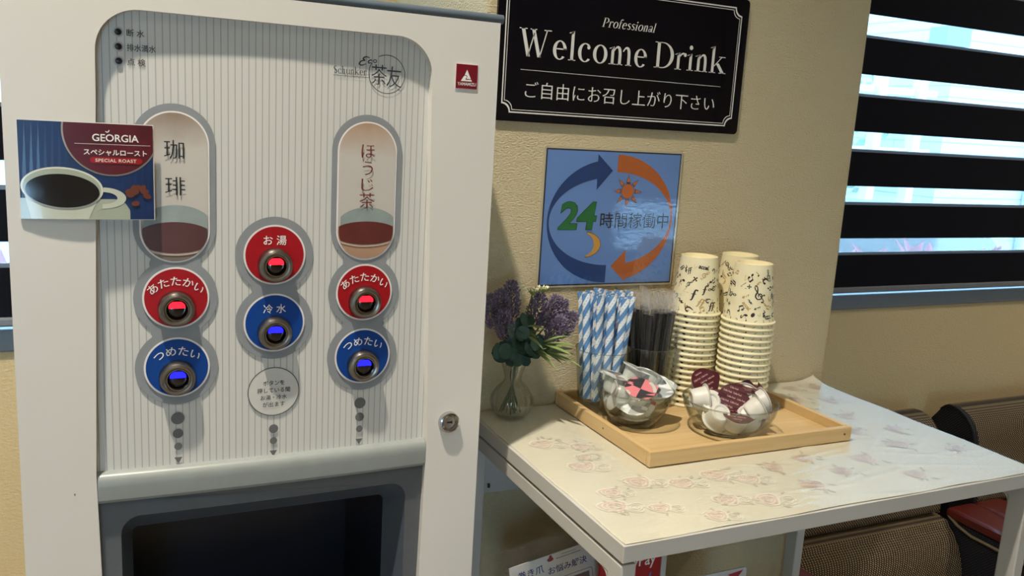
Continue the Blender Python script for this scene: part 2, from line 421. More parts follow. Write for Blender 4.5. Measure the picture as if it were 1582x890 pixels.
window(4, 4.45, 5.4, RY0-.07, -.06, .36, 2)  # unseen low window, added so the poster's laminate has brightness to reflect
# baseboards
M_base = simple('baseboard_brown', '6B5238', 0.5)
struct('baseboard_back', MB().box(RX0, RX1, YW-.008, YW, FLOOR, FLOOR+.06), M_base)
struct('baseboard_pillar', MB().box(PX0-.006, PX1+.006, PY0-.007, YW-.009, FLOOR, FLOOR+.06), M_base)

# ceiling downlights (each lamp carries its own light)
M_lampglow = emit('lamp_glow', 'FFE9C8', 14)
for i, (x, y, p, ba) in enumerate(LAMPS):
    where = ['above the drink machine', 'in front of the striped side table', 'added as fill behind the viewer near the middle of the room', 'at the left of the room', 'added at the right of the room to brighten the window wall', 'far right by the added entrance', 'by the added glazed entrance', 'far left by the rear wall'][i]
    r = thing('ceiling_downlight', 'round recessed ceiling downlight '+where, 'lamp', (x, y, CEIL), 'recessed ceiling downlights')
    obj('trim_ring', MB().lathe([(.042, 0), (.045, -.006), (.056, -.006), (.06, 0)], 32, (x, y, CEIL)), M_whiteD, r, smooth=40)
    obj('bulb', MB().lathe([(0, -.003), (.036, -.003), (.041, 0)], 24, (x, y, CEIL)), M_lampglow, r)
    L = bpy.data.lights.new('downlight', 'SPOT'); L.energy = p; L.color = (1.0, 0.905, 0.76); L.spot_size = math.radians(ba); L.spot_blend = 0.9; L.shadow_soft_size = 0.035
    lo = bpy.data.objects.new('downlight', L); COL.objects.link(lo); lo.parent = r; lo.location = (0, 0, -.012)

# ------------------------------------------------------------------ zebra roller blinds
BANDZ = [(1.2859, 1.2139), (1.1693, 1.0984), (1.0564, .9854), (.9453, .8740), (.8373, .7673)]
zz = 1.3323
for k in range(5): BANDZ.insert(0, (zz+.073, zz)); zz += .119
M_band = simple('blind_navy', '0C0F18', 0.85, spec=.2)
M_sheer = thin_glass('blind_sheer', (0.97, 0.985, 1), 0.6, 0.16, 'EAF4FF', ior=1.05)
M_rail = simple('blind_rail', '7C8086', 0.4)
for (a, b), lab in zip(WIN, ('dark and sheer banded roller blind in the window left of the drink machine', 'dark and sheer banded roller blind in the window right of the beige pillar')):
    a2, b2 = max(a, -1.5), min(b, 3.5); yb = YW-.02
    if a > 1: a2 = 1.08
    r = thing('roller_blind', lab, 'blind', ((a2+b2)/2, yb, .755), 'zebra roller blinds')
    pz = BANDZ[0][0]+.02
    obj('headrail', MB().rbox(a2-.01, b2+.01, yb-.03, yb+.012, pz-.002, pz+.06, .006), M_rail, r)
    for k, (t, bt) in enumerate(BANDZ):
        top = t if k else pz
        obj('opaque_band', MB().box(a2, b2, yb-.0012, yb+.0012, bt, top), M_band, r)
        if k < len(BANDZ)-1:
            nt = BANDZ[k+1][0]
            obj('sheer_band', MB().box(a2, b2, yb-.0003, yb+.0003, nt+.0065, bt), M_sheer, r)
            obj('band_hem', MB().box(a2, b2, yb+.004, yb+.006, nt-.004, nt+.0062), M_rail, r)
    obj('bottom_bar', MB().rbox(a2, b2, yb-.005, yb+.005, .754, .7672, .003), M_rail, r)

# ================================================================== DRINK MACHINE
MX, MY = 0.1448, 0.836                                # centre line and front plane
ML, MR, MT, MBOT = -0.0770, 0.3667, 1.1735, -0.285
def PYc(u): return .8470-.0035*(1-min(1, (u/.16)**2))   # the gently bowed front panel
def pm(x, z, l=0.0): return (x, PYc(x-MX)-l, z)
mach = thing('drink_machine', 'tall white tea and coffee dispenser with striped panel and lit buttons', 'drink dispenser', (MX, 1.02, FLOOR))
mb = MB(); t = .008
mb.box(ML, ML+t, MY+.03, 1.24, MBOT, MT); mb.box(MR-t, MR, MY+.03, 1.24, MBOT, MT); mb.box(ML+t, MR-t, 1.232, 1.24, MBOT, MT)
mb.box(ML+t, MR-t, MY+.03, 1.232, MBOT, MBOT+t); mb.box(ML+t, MR-t, MY+.03, 1.232, MT-t, MT)
obj('cabinet', mb, M_white, mach)
def hw(z):
    if z < .73: return .155+.006*max(0, (z-.42)/.31)
    return .161-.0100*min(1, (z-.73)/.37)
ZT, RC = 1.1515, .036
hole = []
zs = [.42+(ZT-RC-.42)*k/20 for k in range(21)]
hole += [(MX+hw(z), z) for z in zs]
h = hw(ZT-RC)
for k in range(1, 12):
    a = PI/2*k/12; hole.append((MX+h-RC+RC*math.cos(a), ZT-RC+RC*math.sin(a)))
for k in range(0, 13): hole.append((MX+(h-RC)*(1-2*k/12), ZT))
for k in range(1, 12):
    a = PI/2+PI/2*k/12; hole.append((MX-h+RC+RC*math.cos(a), ZT-RC+RC*math.sin(a)))
hole += [(MX-hw(z), z) for z in reversed(zs)]
outer = [(ML, MBOT), (MR, MBOT), (MR, MT), (ML, MT)]
fm = lambda x, z, l=0.0: (x, MY-l, z)
door = obj('front_door', MB().prism([outer, hole], fm, 0, -.034), M_white, mach)
bevel(door, .0045, 3, 50)
obj('panel', MB().grid(lambda a, b: pm(MX-.166+.332*a, .70+.466*b), 40, 4), M_panel, mach, smooth=60)
# dark top trim
mb = MB(); mb.tube([(ML-.004, MY+.004, MT+.004), (MR+.0035, MY+.004, MT+.004)], .0048, 12)
mb.rbox(ML-.003, MR+.003, MY+.004, 1.245, MT+.0005, MT+.0085, .002)
obj('top_trim', mb, M_trimgrey, mach, smooth=40)
for x in (ML+.04, MR-.04):
    for y in (.90, 1.20): obj('foot', MB().lathe([(0, 0), (.018, 0), (.018, .01), (.01, .014), (.01, .036)], 16, (x, y, FLOOR)), M_darkhole, mach)
# dispensing hood and bay
HP = [(.003, .7330), (-.005, .7322), (-.0085, .7300), (-.0105, .7255), (-.0110, .7200), (-.0110, .7075), (-.0085, .7040), (.004, .7030)]
mb = MB(); mb.grid(lambda a, b: (MX+(-.1603+.3206*a), PYc(-.1603+.3206*a)+HP[int(round(b*7))][0], HP[int(round(b*7))][1]), 40, 7)
obj('hood', mb, M_hood, mach, smooth=35)
def rrect(x0, x1, z0, z1, r, n=6, sub=16):
    p = []
    for (cx, cz, a0) in ((x1-r, z1-r, 0), (x0+r, z1-r, 90), (x0+r, z0+r, 180), (x1-r, z0+r, 270)):
        for k in range(n+1):
            a = math.radians(a0+90*k/n); p.append((cx+r*math.cos(a), cz+r*math.sin(a)))
        if a0 in (0, 180):
            q = p[-1]; s = -1 if a0 == 0 else 1; e = (x0+r) if a0 == 0 else (x1-r)
            for k in range(1, sub): p.append((q[0]+(e-q[0])*k/sub, q[1]))
    return p
lo = rrect(MX-.1415, MX+.1415, .44, .6855, .018); li = rrect(MX-.131, MX+.129, .47, .6545, .006)
ob = [(MX-.1605, .405), (MX+.1605, .405)]+[(MX+.1605, .7045)]+[(MX+.1605-.321*k/20, .7045) for k in range(1, 20)]+[(MX-.1605, .7045)]
pb = lambda x, z, l=0.0: (x, PYc(x-MX)-.003-l, z)
obj('bay_surround', MB().prism([ob, lo], pb, 0, -.004), M_bezel, mach)
obj('bay_bevel', MB().loft([[pb(x, z) for x, z in lo], [(x, .885, z) for x, z in li]]), M_bay, mach, smooth=30)
obj('bay_interior', MB().loft([[(x, .885, z) for x, z in li], [(x, 1.05, z-.01) for x, z in li]], cap1=True), M_baydeep, mach)
# lock
lk = obj('lock', MB().lathe([(.0, .003), (.0065, .003), (.0072, .0045), (.0085, .0035), (.0095, .006), (.011, .0055), (.0118, .001), (.0118, -.002)], 32, (.3297, MY, .7524), axis='y'), M_chrome, mach, smooth=30)
obj('keyhole', MB().box(.3272, .3322, MY-.0036, MY-.0026, .7517, .7531).box(.3318, .3330, MY-.0036, MY-.0026, .7510, .7538), M_darkhole, lk)
# maker's badge
bd = obj('maker_badge', MB().box(.3199, .3441, MY-.0008, MY-.0001, 1.1058, 1.1306), simple('badge_edge', 'F0D8D8', 0.4), mach, label='dark red square badge with a white triangle')
bl = lambda x, z, l=0.0: (x, MY-.0008-l, z)
obj('badge_field', MB().shape(sh_rect(.3204, 1.1063, .3436, 1.1301), bl, .0002), simple('badge_red', '7A1022', 0.35), bd)
obj('badge_triangle', MB().shape(sh_poly([(.3256, 1.1136), (.3378, 1.1136), (.3369, 1.1154), (.3312, 1.1150), (.3306, 1.1158), (.3314, 1.1170), (.3320, 1.1180), (.3312, 1.1190), (.3298, 1.1190), (.3289, 1.1187)]), bl, .0004).shape(sh_poly([(.3296, 1.1196), (.3316, 1.1196), (.3326, 1.1180), (.3318, 1.1166), (.3316, 1.1160), (.3365, 1.1160), (.3320, 1.1250)]), bl, .0004), M_txtw, bd)
obj('badge_lettering', MB().shape(fit(text2d('YAMAMIZU', .012), .3222, .3422, 1.1092, 1.1124), bl, .0004), M_txtw, bd)
# print helper on the panel (and one scuff on the white door)
def dec(name, shs, mat, layer, parent=mach, mp=pm, **kw):
    mb = MB()
    for s in shs: mb.shape(s, mp, layer)
    return obj(name, mb, mat, parent, fixn=False, **kw)
dec('scuff_mark', [sh_ell(-.0345, .7170, .0006, .0013, 8, 1)], M_dotgrey, .0002, mach, fm)
# indicator lamps
M_ind = simple('indicator_black', '0E0E18', 0.15, coat=0.6)
M_indring = simple('indicator_ring', 'B9BBC0', 0.35)
for z, s, x1 in ((1.1325, '断 水', .0330), (1.1203, '排水満水', .0420), (1.1082, '点 検', .0335)):
    r = obj('indicator_lamp', MB().lathe([(0, .0022), (.0022, .002), (.003, .0008), (.003, -.001)], 20, pm(.0122, z), axis='y'), M_ind, mach, smooth=50)
    obj('indicator_ring', MB().lathe([(.003, .0006), (.0044, .0004), (.0045, -.001)], 24, pm(.0122, z), axis='y'), M_indring, r, smooth=50)
    dec('lettering', [fit(text2d(s, .008), .0188, x1, z-.0033, z+.0029)], M_print, .0008)
# maker's logo
sc_ = serif('Schunker', .0)
dec('logo', [sh_ring(.2517, 1.1146, .0187, .0180, -212, 118, 60), fit(sc_, .1990, .2312, 1.1118, 1.1193), sh_rect(.1985, 1.1100, .2345, 1.1104, 8),
     fit(text2d('茶', 0, 1, .012), .2358, .2516, 1.1040, 1.1232), fit(text2d('友', 0, 1, .012), .2512, .2666, 1.1026, 1.1226),
     sh_stroke([(.2338, 1.1290, .0007), (.2300, 1.1296, .0011), (.2272, 1.1276, .0012), (.2292, 1.1262, .0010), (.2258, 1.1254, .0012), (.2236, 1.1226, .0014), (.2262, 1.1214, .0011), (.2306, 1.1232, .0006)]),
     sh_stroke([(.2362, 1.1262, .0010), (.2348, 1.1270, .0010), (.2326, 1.1254, .0011), (.2330, 1.1240, .0011), (.2358, 1.1246, .0006)]),
     sh_ring(.2392, 1.1262, .0021, .0013, 0, 360, 20, .0017, .0009)], M_print, .0008)
# button plates
def smoothw(parts, p=1.8): return sum(q**p for q in parts)**(1/p)
def stadium(z, c0, c1, r):
    d = 0 if c0 <= z <= c1 else (c0-z if z < c0 else z-c1); return math.sqrt(max(0, r*r-d*d))
def rowshape(cx, zlo, zhi, fl, fr=None, n=60, m=10):
    """rows of constant height, each from cx-fl(z) to cx+fr(z)"""
    fr = fr or fl; v = []; f = []
    for i in range(n+1):
        q = i/n; z = zlo+(zhi-zlo)*(0.5-0.5*math.cos(PI*q))
        for j in range(m+1): v.append((cx-fl(z)+(fl(z)+fr(z))*j/m, z))
    w = m+1
    for i in range(n):
        for j in range(m): f.append((i*w+j, i*w+j+1, (i+1)*w+j+1, (i+1)*w+j))
    return (v, f)
M_lensglow = {'red': emit('glow_red', 'FF1020', 2.2), 'blue': emit('glow_blue', '1010FF', 2.6)}
def button(cx, cz, colr, word):
    c = pm(cx, cz)
    b = obj('button', MB().lathe([(.0104, .0105), (.0112, .0122), (.0128, .0128), (.0146, .0120), (.0160, .0098), (.0166, .0060), (.0167, -.001)], 44, c, axis='y'), M_steel, mach, smooth=30, label='round steel push button lit '+colr)
    obj('bezel', MB().lathe([(.0090, .0100), (.0096, .0126), (.0106, .0126), (.0108, .0105)], 40, c, axis='y'), M_chrome, b, smooth=30)
    obj('lens', MB().lathe([(0, .0098), (.004, .0096), (.008, .0088), (.0095, .0078)], 32, c, axis='y'), M_lens, b, smooth=60)
    gl = lambda x, z, l=0.0: (x, c[1]-.0100-l, z)
    s = rowshape(cx, cz+.0012, cz+.0074, lambda z: min(math.sqrt(max(0, .0082**2-(z-cz)**2)), .0072), n=10, m=6)
    obj('lit_window', MB().shape(s, gl, .0002), M_lensglow[colr], b, fixn=False)
    return b
def disc(cx, cz, m, word, colr, arc, size):
    d = dec('button_disc', [sh_ell(cx, cz, .0292, n=56, rings=4)], M_ringw, .0022)
    dec('disc_face', [sh_ell(cx, cz, .0275, n=56, rings=4)], m, .0026, d)
    if arc: t_ = arc_text(word, cx, cz-.016, .0285, size, .006)
    else:
        t_ = fitw(text2d(word, .006), cx-.0108, cx+.0108, cz+.0105)
    dec('lettering', [t_], M_txtw, .0031, d)
    button(cx, cz-.0095, colr, word)
for cx in (.0555, .2342):
    def hwp(z): return smoothw([stadium(z, .963, 1.0392, .0355), stadium(z, .8975, .8975, .0368), stadium(z, .8305, .8305, .0368)])
    pl = dec('button_plate', [rowshape(cx, .7937, 1.0747, hwp, n=120)], M_plate, .0012)
    pw = dec('picture_rim', [rowshape(cx, .9305, 1.0683, lambda z: stadium(z, .9608, 1.038, .0302))], M_ringw, .0018, pl)
    win = lambda z: stadium(z, .9608, 1.038, .0287)
    coffee = cx < .1
    tp = NT('brew_picture'+('_dark' if coffee else '_roast')); s_ = tp.sep(tp.coord())
    zt_ = tp.math('MULTIPLY', tp.math('SUBTRACT', s_[2], .932-FLOOR), 1/.135)
    n_ = tp.noise(tp.coord(), 40, 4); zt_ = tp.math('ADD', zt_, tp.math('MULTIPLY', tp.math('SUBTRACT', n_, .5), .16))
    tp.base(tp.ramp(zt_, [(0, lin('A98A74' if not coffee else '7C7068')), (.2, lin('C79A7C' if not coffee else '8A8078')), (.3, lin('C9C3BC')), (.75, lin('CCC6BE')), (1, lin('B9987E' if not coffee else '9B8A78'))])); tp.b.inputs['Roughness'].default_value = .25
    pic = dec('brew_picture', [rowshape(cx, .9322, 1.0666, win)], tp.m, .0022, pl)
    e1 = lambda z, c, rz, rx: rx*math.sqrt(max(0, 1-((z-c)/rz)**2))
    dec('cup_inside', [rowshape(cx+.001, .955, .984, lambda z: max(.0001, min(win(z)-.0015, e1(z, .9655, .0185, .031))), n=30)], simple('picture_teal', '94A09D', 0.3, noise=(60, .12)), .0025, pl)
    zc0, zc1 = (.9395, .9685) if coffee else (.9465, .970)
    cm = (zc0+zc1)/2; hr = (zc1-zc0)/2
    dec('brew', [rowshape(cx, zc0, zc1, lambda z: max(.0001, min(win(z)-.0008, e1(z, cm, hr, .034))), n=30)], simple('picture_coffee' if coffee else 'picture_tea', '5C3A38' if coffee else '65302C', 0.3, noise=(50, .15)), .0028, pl)
    if coffee:
        ts = [fit(text2d('珈', 0, 1, .012), cx-.0085, cx+.0085, 1.0255, 1.0425), fit(text2d('琲', 0, 1, .012), cx-.008, cx+.009, .9930, 1.0095)]
    else:
        ts = [fit(text2d(ch, 0, 1, .012), cx-w_, cx+w_, z0, z1) for ch, z0, z1, w_ in (('ほ', 1.0330, 1.0460, .0068), ('う', 1.0160, 1.0295, .0052), ('じ', 1.0005, 1.0125, .0062), ('茶', .9830, .9985, .0078))]
    dec('cup_lip', [rowshape(cx, zc0-.0022, zc0+.006, lambda z: max(.0001, min(win(z)-.0004, e1(z, cm, hr+.0022, .036))), n=16)], simple('picture_lip', 'C9B4A6', .3), .0026, pl)
    dec('lettering', ts, M_ink if coffee else simple('ink_brown', '6E2A22', .5), .0032, pl)
    disc(cx, .8975, M_red, 'あたたかい', 'red', True, .0096); disc(cx, .8305, M_blue, 'つめたい', 'blue', True, .0098)
def hwc(z): return smoothw([stadium(z, .9372, .9372, .0368), stadium(z, .8700, .8700, .0368)])
dec('button_plate', [rowshape(MX, .8332, .9740, hwc, n=80)], M_plate, .0012)
disc(MX, .9372, M_red, 'お 湯', 'red', False, .0095); disc(MX, .8700, M_blue, '冷 水', 'blue', False, .0095)
# round notice and drip marks
nt = dec('notice', [sh_ring(MX, .7993, .0252, .0242, n=64)], M_dotgrey, .0010)
dec('notice_field', [sh_ell(MX, .7993, .0243, n=48, rings=3)], simple('notice_paper', 'D3D2CC', .4), .0009, nt)
for s, z, w_ in (('ボタンを', .8090, .0105), ('押している間', .8015, .0160), ('お湯・冷水', .7942, .0128), ('が出ます', .7868, .0108)):
    dec('lettering', [fitw(text2d(s, .008), MX-w_, MX+w_, z-.0026)], M_print, .0014, nt)
def drip(cx, dots, tri):
    for z, r in dots: dec('drip_dot', [sh_ell(cx, z, r, n=24, rings=2)], M_dotgrey, .0012)
    dec('drip_arrow', [sh_poly([(cx-.0037, tri+.003), (cx+.0037, tri+.003), (cx, tri-.0035)])], M_dotgrey, .0012)
for cx in (.0553, .2330): drip(cx, [(.7795, .0060), (.7642, .0047), (.7512, .0036)], .7372)
drip(MX, [(.7605, .0046), (.7478, .0036)], .7345)
# coffee card stuck on the machine
cx0, cx1, cz0, cz1 = -.0672, .0383, .9712, 1.0550
def cmap(x, z, l=0.0):
    q = (x-(cx0+cx1)/2)/((cx1-cx0)/2); return (x, MY-.0016-.0022*max(0, 1-q*q)*(1-(z-cz0)/(cz1-cz0)*.7)-l, z)
card = thing('advertising_card', 'small navy card showing a cup of black coffee, stuck on the machine front', 'card', (-.0145, MY, cz0))
def clip_c(sh): return sh
mb = MB(); mb.grid(lambda a, b: cmap(cx0+(cx1-cx0)*a, cz0+(cz1-cz0)*b, 0), 20, 4)
mb.grid(lambda a, b: cmap(cx0+(cx1-cx0)*a, cz0+(cz1-cz0)*b, -.0008), 20, 4)
obj('card_board', mb, simple('card_white', 'E8E6E0', .35), card)
cdec = lambda n, shs, m, l: dec(n, shs, m, l, card, cmap)
e_ = .0007
cdec('background', [sh_rect(cx0+e_, cz0+e_, cx1-e_, cz1-e_, 20)], simple('card_navy', '16305E', .3, coat=.25, noise=(25, .35)), .0003)
# maroon roundel, clipped by the card's right and top edges
rcx, rcz, rr = .0045, 1.0480, .0385
def rl(z, r): return math.sqrt(max(0, r*r-(z-rcz)**2))
for nme, r, m, l in (('roundel_rim', rr, simple('card_silver', 'A6A39C', .2, coat=.6), .0006), ('roundel', rr-.0014, simple('card_maroon', '5A1622', .3, coat=.25, noise=(20, .35)), .0009)):
    cdec(nme, [rowshape(rcx, rcz-r+.0001, cz1-e_, lambda z, r=r: rl(z, r), lambda z, r=r: min(rl(z, r), cx1-e_-rcx), n=40, m=14)], m, l)
cdec('lettering', [fit(text2d('GEORGIA', .014), -.0105, .0262, 1.0392, 1.0455), sh_stroke([(.0000, 1.0478), (.0012, 1.0472), (.0022, 1.0476), (.0030, 1.0490)], .0008), sh_rect(-.0242, 1.0366, .0352, 1.0369, 8), fitw(text2d('スペシャルロースト', .018), -.0175, .0325, 1.0278)], M_txtw, .0013)
cdec('red_pill', [rowshape(.0080, 1.0203, 1.0258, lambda z: .0180+stadium(z, 1.02305, 1.02305, .00275), n=14)], simple('card_red', '9C1B22', .3), .0012)
cdec('lettering', [fit(text2d('SPECIAL ROAST', .02, 1.1), -.0085, .0240, 1.0216, 1.0245)], simple('card_cream', 'E9D9C9', .4), .0015)
# printed cup, saucer and beans
M_cupw = simple('card_porcelain', 'C9CFC0', .15, coat=.7)
M_cupd = simple('card_porcelain_grey', 'A9B2A2', .15, coat=.7)
def cl(z0, z1, l, r): return rowshape(0, z0, z1, lambda z: -max(cx0+e_, l(z)), lambda z: r(z), n=24, m=10)
cdec('printed_saucer', [cl(cz0+e_, .9895, lambda z: cx0, lambda z: .0180-.6*max(0, z-.9800)-1.4*max(0, z-.9860))], M_cupd, .0006)
cdec('printed_cup', [cl(cz0+e_, .9990, lambda z: -.0645+.2*(.9990-z), lambda z: -.0030-.45*(.9990-z)), sh_ring(-.0035, .9905, .0185, .0115, -92, 88, 24, .0092, .0052)], M_cupw, .0008)
cdec('printed_cup_rim', [sh_ell(-.0345, .9985, .0315, .0178, 48, 2, -.06)], simple('card_porcelain_light', 'DDE0D3', .15, coat=.7), .0010)
cdec('printed_cup_inside', [sh_ell(-.0345, .9985, .0298, .0164, 48, 2, -.06)], M_cupd, .0012)
cdec('printed_coffee', [sh_ell(-.0343, .9962, .0283, .0142, 48, 2, -.06)], simple('card_coffee', '0A0E1C', .08, coat=1), .0014)
for bx, bz, a in ((.0175, .9965, .3), (.0210, .9990, 1.2), (.0245, 1.0000, .2), (.0285, .9995, .9), (.0225, .9958, .5), (.0300, .9965, .1), (.0185, .9935, 0), (.0320, .9925, -.3), (.0225, .9860, .2)):
    cdec('printed_bean', [sh_ell(bx, bz, .0034, .0023, 16, 1, a)], simple('card_bean', '6E3C2C', .3), .0010)

# ================================================================== WALL SIGN AND POSTER
YS = .996
sign = thing('welcome_sign', 'glossy black acrylic sign with white lettering mounted on the beige pillar', 'sign', (.6215, PY0, 1.0768))
sx0, sx1, sz0, sz1 = .4325, .8097, 1.0770, 1.2590
wm = lambda x, z, l=0.0: (x, YS-l, z)
bevel(obj('board', MB().prism([rrect(sx0, sx1, sz0, sz1, .006)], wm, 0, -.0039), simple('acrylic_black', '050814', .03, spec=.45), sign), .0008, 2, 50)
def notched(x0, x1, z0, z1, q, n=8):
    p = []
    for (cx, cz, a0) in ((x1, z1, 270), (x0, z1, 360), (x0, z0, 90), (x1, z0, 180)):
        for k in range(n+1):
            a = math.radians(a0-90*k/n); p.append((cx+q*math.cos(a), cz+q*math.sin(a)))
    return p
M_silver = simple('sign_white', 'E4E2DC', .35)
sdec = lambda n, shs, m, l: dec(n, shs, m, l, sign, wm)
bx0, bx1, bz0, bz1 = .4428, .7980, 1.0872, 1.2475
for i_, wd in ((0.0, .0017), (.0036, .0008)):
    a_ = notched(bx0+i_, bx1-i_, bz0+i_, bz1-i_, .0108); b_ = notched(bx0+i_+wd, bx1-i_-wd, bz0+i_+wd, bz1-i_-wd, .0108)
    n_ = len(a_); sdec('border_line', [(a_+b_, [(k, (k+1) % n_, n_+(k+1) % n_, n_+k) for k in range(n_)])], M_silver, .0004)
sdec('lettering', [fit(serif('Welcome'), .4620, .6490, 1.1560, 1.1925)], M_silver, .0005)
sdec('lettering', [fit(serif('Drink'), .6605, .7790, 1.1578, 1.1935)], M_silver, .0005)
sdec('lettering', [fit(serif('Professional', .0), .5772, .6575, 1.2016, 1.2140, .25)], M_silver, .0005)
sdec('rule_line', [sh_rect(.4666, 1.1400, .7728, 1.1406)], M_silver, .0005)
sdec('lettering', [fitw(text2d('ご自由にお召し上がり下さい', 0, 1.04, .014), .4742, .7655, 1.1080)], M_silver, .0005)

poster = thing('round_the_clock_poster', 'laminated light blue poster with circling arrows below the black sign', 'poster', (.6155, PY0, .8625))
lx0, lx1, lz0, lz1 = .5080, .7235, .8630, 1.0485
def lam_mat():
    t = NT('laminate'); t.n.remove(t.b); co = t.coord(); s = t.sep(co)
    tr = t.node('BsdfTransparent'); gl = t.node('BsdfGlossy'); gl.inputs['Roughness'].default_value = .03
    lw_ = t.node('LayerWeight'); lw_.inputs[0].default_value = .5; mx = t.node('MixShader')
    fac = t.math('ADD', t.math('MULTIPLY', t.math('POWER', lw_.outputs['Facing'], 5.0), .92), .08)
    n = t.noise(t.mapping(co, (60, 60, 170)), 1.0, 4, .6)                 # crinkles where the film was creased
    d = t.math('SUBTRACT', 1.0, t.math('MINIMUM', 1.0, t.math('MULTIPLY', t.math('ABSOLUTE', t.math('SUBTRACT', s[2], .085)), 22.0)))
    d = t.math('MULTIPLY', d, t.math('MINIMUM', 1.0, t.math('MAXIMUM', 0.0, t.math('MULTIPLY', t.math('ADD', s[0], .012), 40.0))))
    b = t.node('Bump'); b.inputs['Distance'].default_value = .0005; t.link(t.math('MULTIPLY', n, d), b.inputs['Height']); b.inputs['Strength'].default_value = .8
    t.link(b.outputs[0], gl.inputs['Normal']); t.link(b.outputs[0], lw_.inputs['Normal'])
    t.link(fac, mx.inputs[0]); t.link(tr.outputs[0], mx.inputs[1]); t.link(gl.outputs[0], mx.inputs[2]); t.link(mx.outputs[0], t.out.inputs[0]); return t.m
pdec = lambda n, shs, m, l: dec(n, shs, m, l, poster, wm)
obj('laminate_back', MB().prism([rrect(lx0, lx1, lz0, lz1, .003)], lambda x, z, l=0.0: (x, PY0-.0006-l, z), 0, .0012), simple('laminate_edge', 'C9BE9F', .3, coat=.5), poster)
qx0, qx1, qz0, qz1 = .5112, .7208, .8655, 1.0462
wm0 = wm
wm = lambda x, z, l=0.0: (x, PY0-.0019-l*.6, z)
pdec('poster_edge', [sh_rect(qx0, qz0, qx1, qz1)], simple('poster_navy', '0A1738', .5), .0000)
pdec('poster_field', [sh_rect(qx0+.0018, qz0+.0018, qx1-.0018, qz1-.0018)], simple('poster_blue', '6F97D6', .5, noise=(9, .06)), .0004)
M_pb, M_po = simple('arrow_blue', '0F3F80', .5), simple('arrow_orange', 'C4692F', .5)
def crescent(cx, cz, rx, ryo, ryi, a0, a1, rxi):
    return sh_ring(cx, cz, rx, rxi, a0, a1, 48, ryo, ryi)
def band(cx, cz, rx, ryo, rxi, ryi, xs):                 # between two ellipses, on the given x list / side
    return None
pdec('blue_arrow', [crescent(.6130, .9515, .0950, .0830, .0590, 105, 270, .0922), sh_poly([(.5880, 1.0412), (.6121, 1.0200), (.5890, .9939)])], M_pb, .0008)
pdec('orange_arrow', [crescent(.6190, .9555, .0950, .0862, .0630, -75, 90, .0922), sh_poly([(.6425, .9130), (.6199, .8906), (.6438, .8693)])], M_po, .0008)
M_pink, M_pout = simple('outline_dark', '22262E', .5), simple('sun_orange', 'D0713A', .5)
rays = [sh_poly([(.6378+.0125*math.cos(a-.22), .9932+.0125*math.sin(a-.22)), (.6378+.0125*math.cos(a+.22), .9932+.0125*math.sin(a+.22)), (.6378+.0215*math.cos(a), .9932+.0215*math.sin(a))]) for a in [k*PI/4 for k in range(8)]]
pdec('sun', [sh_ell(.6378, .9932, .0096, n=28)]+rays, M_pout, .0012)
def sh_grow(sh, k):
    a, b, c, d = bounds(sh); mx, my = (a+b)/2, (c+d)/2; return sh_map(sh, lambda x, y: (mx+(x-mx)*k, my+(y-my)*k))
pdec('sun_outline', [sh_ell(.6378, .9932, .0101, n=28)]+[sh_grow(r_, 1.22) for r_ in rays], M_pink, .0010)
for nme, off, m, l in (('numeral_outline', .045, M_pink, .0010), ('numeral', .03, simple('numeral_green', '157A3E', .5), .0013)):
    e2 = .0005 if off > .04 else 0
    pdec(nme, [fit(text2d('24', off), .5345-e2, .5900+e2, .9410-e2, .9780+e2, .12)], m, l)
pdec('lettering', [fitw(text2d('時間稼働中'), .5982, .7080, .9450)], M_ink, .0012)
moon = [(.5750+.0262*math.cos(a), .9205+.0170*math.sin(a)) for a in [math.radians(-80+160*k/16) for k in range(17)]]+[(.5755+.0155*math.cos(a), .9205+.0150*math.sin(a)) for a in [math.radians(75-150*k/16) for k in range(17)]]
moon = sh_map(sh_poly([(x, z) for x, z in moon]), lambda x, z: (x, z))
pdec('moon_outline', [sh_grow(moon, 1.05)], M_pink, .0009); pdec('moon', [moon], simple('moon_yellow', 'E0A446', .5), .0012)
obj('laminate_film', MB().grid(lambda a, b: (lx0+.0005+(lx1-lx0-.001)*a, PY0-.0030, lz0+.0005+(lz1-lz0-.001)*b), 4, 4), lam_mat(), poster)
wm = wm0

# ================================================================== SIDE TABLE
TX0, TX1, TY0, TY1, TZ = .4205, 1.0125, .6140, .9950, .70
table = thing('side_table', 'white steel side table with slim square legs beside the drink machine', 'table', ((TX0+TX1)/2, (TY0+TY1)/2, FLOOR))
mb = MB(); t = .014; z0 = TZ-.0165
mb.box(TX0, TX1, TY0, TY0+t, z0, TZ); mb.box(TX0, TX1, TY1-t, TY1, z0, TZ); mb.box(TX0, TX0+t, TY0+t, TY1-t, z0, TZ); mb.box(TX1-t, TX1, TY0+t, TY1-t, z0, TZ)
bevel(obj('top_rim', MB().prism([[(TX0, TY0), (TX1, TY0), (TX1, TY1), (TX0, TY1)], [(TX0+t, TY0+t), (TX1-t, TY0+t), (TX1-t, TY1-t), (TX0+t, TY1-t)]], lambda x, y, l: (x, y, TZ-l), 0, .0165), M_whiteD, table), .0012, 2, 50)
obj('tabletop', MB().box(TX0+t, TX1-t, TY0+t, TY1-t, TZ-.012, TZ-.0008), M_whiteD, table)
obj('shadow_gap', MB().box(TX0+.006, TX1-.006, TY0+.006, TY1-.006, TZ-.0205, TZ-.0167), simple('gap_shade_grey', '5B5D60', .5), table)  # solid strip in the gap, its shade put into the dark grey
fz1, fz0, lw = TZ-.0206, TZ-.0380, .020
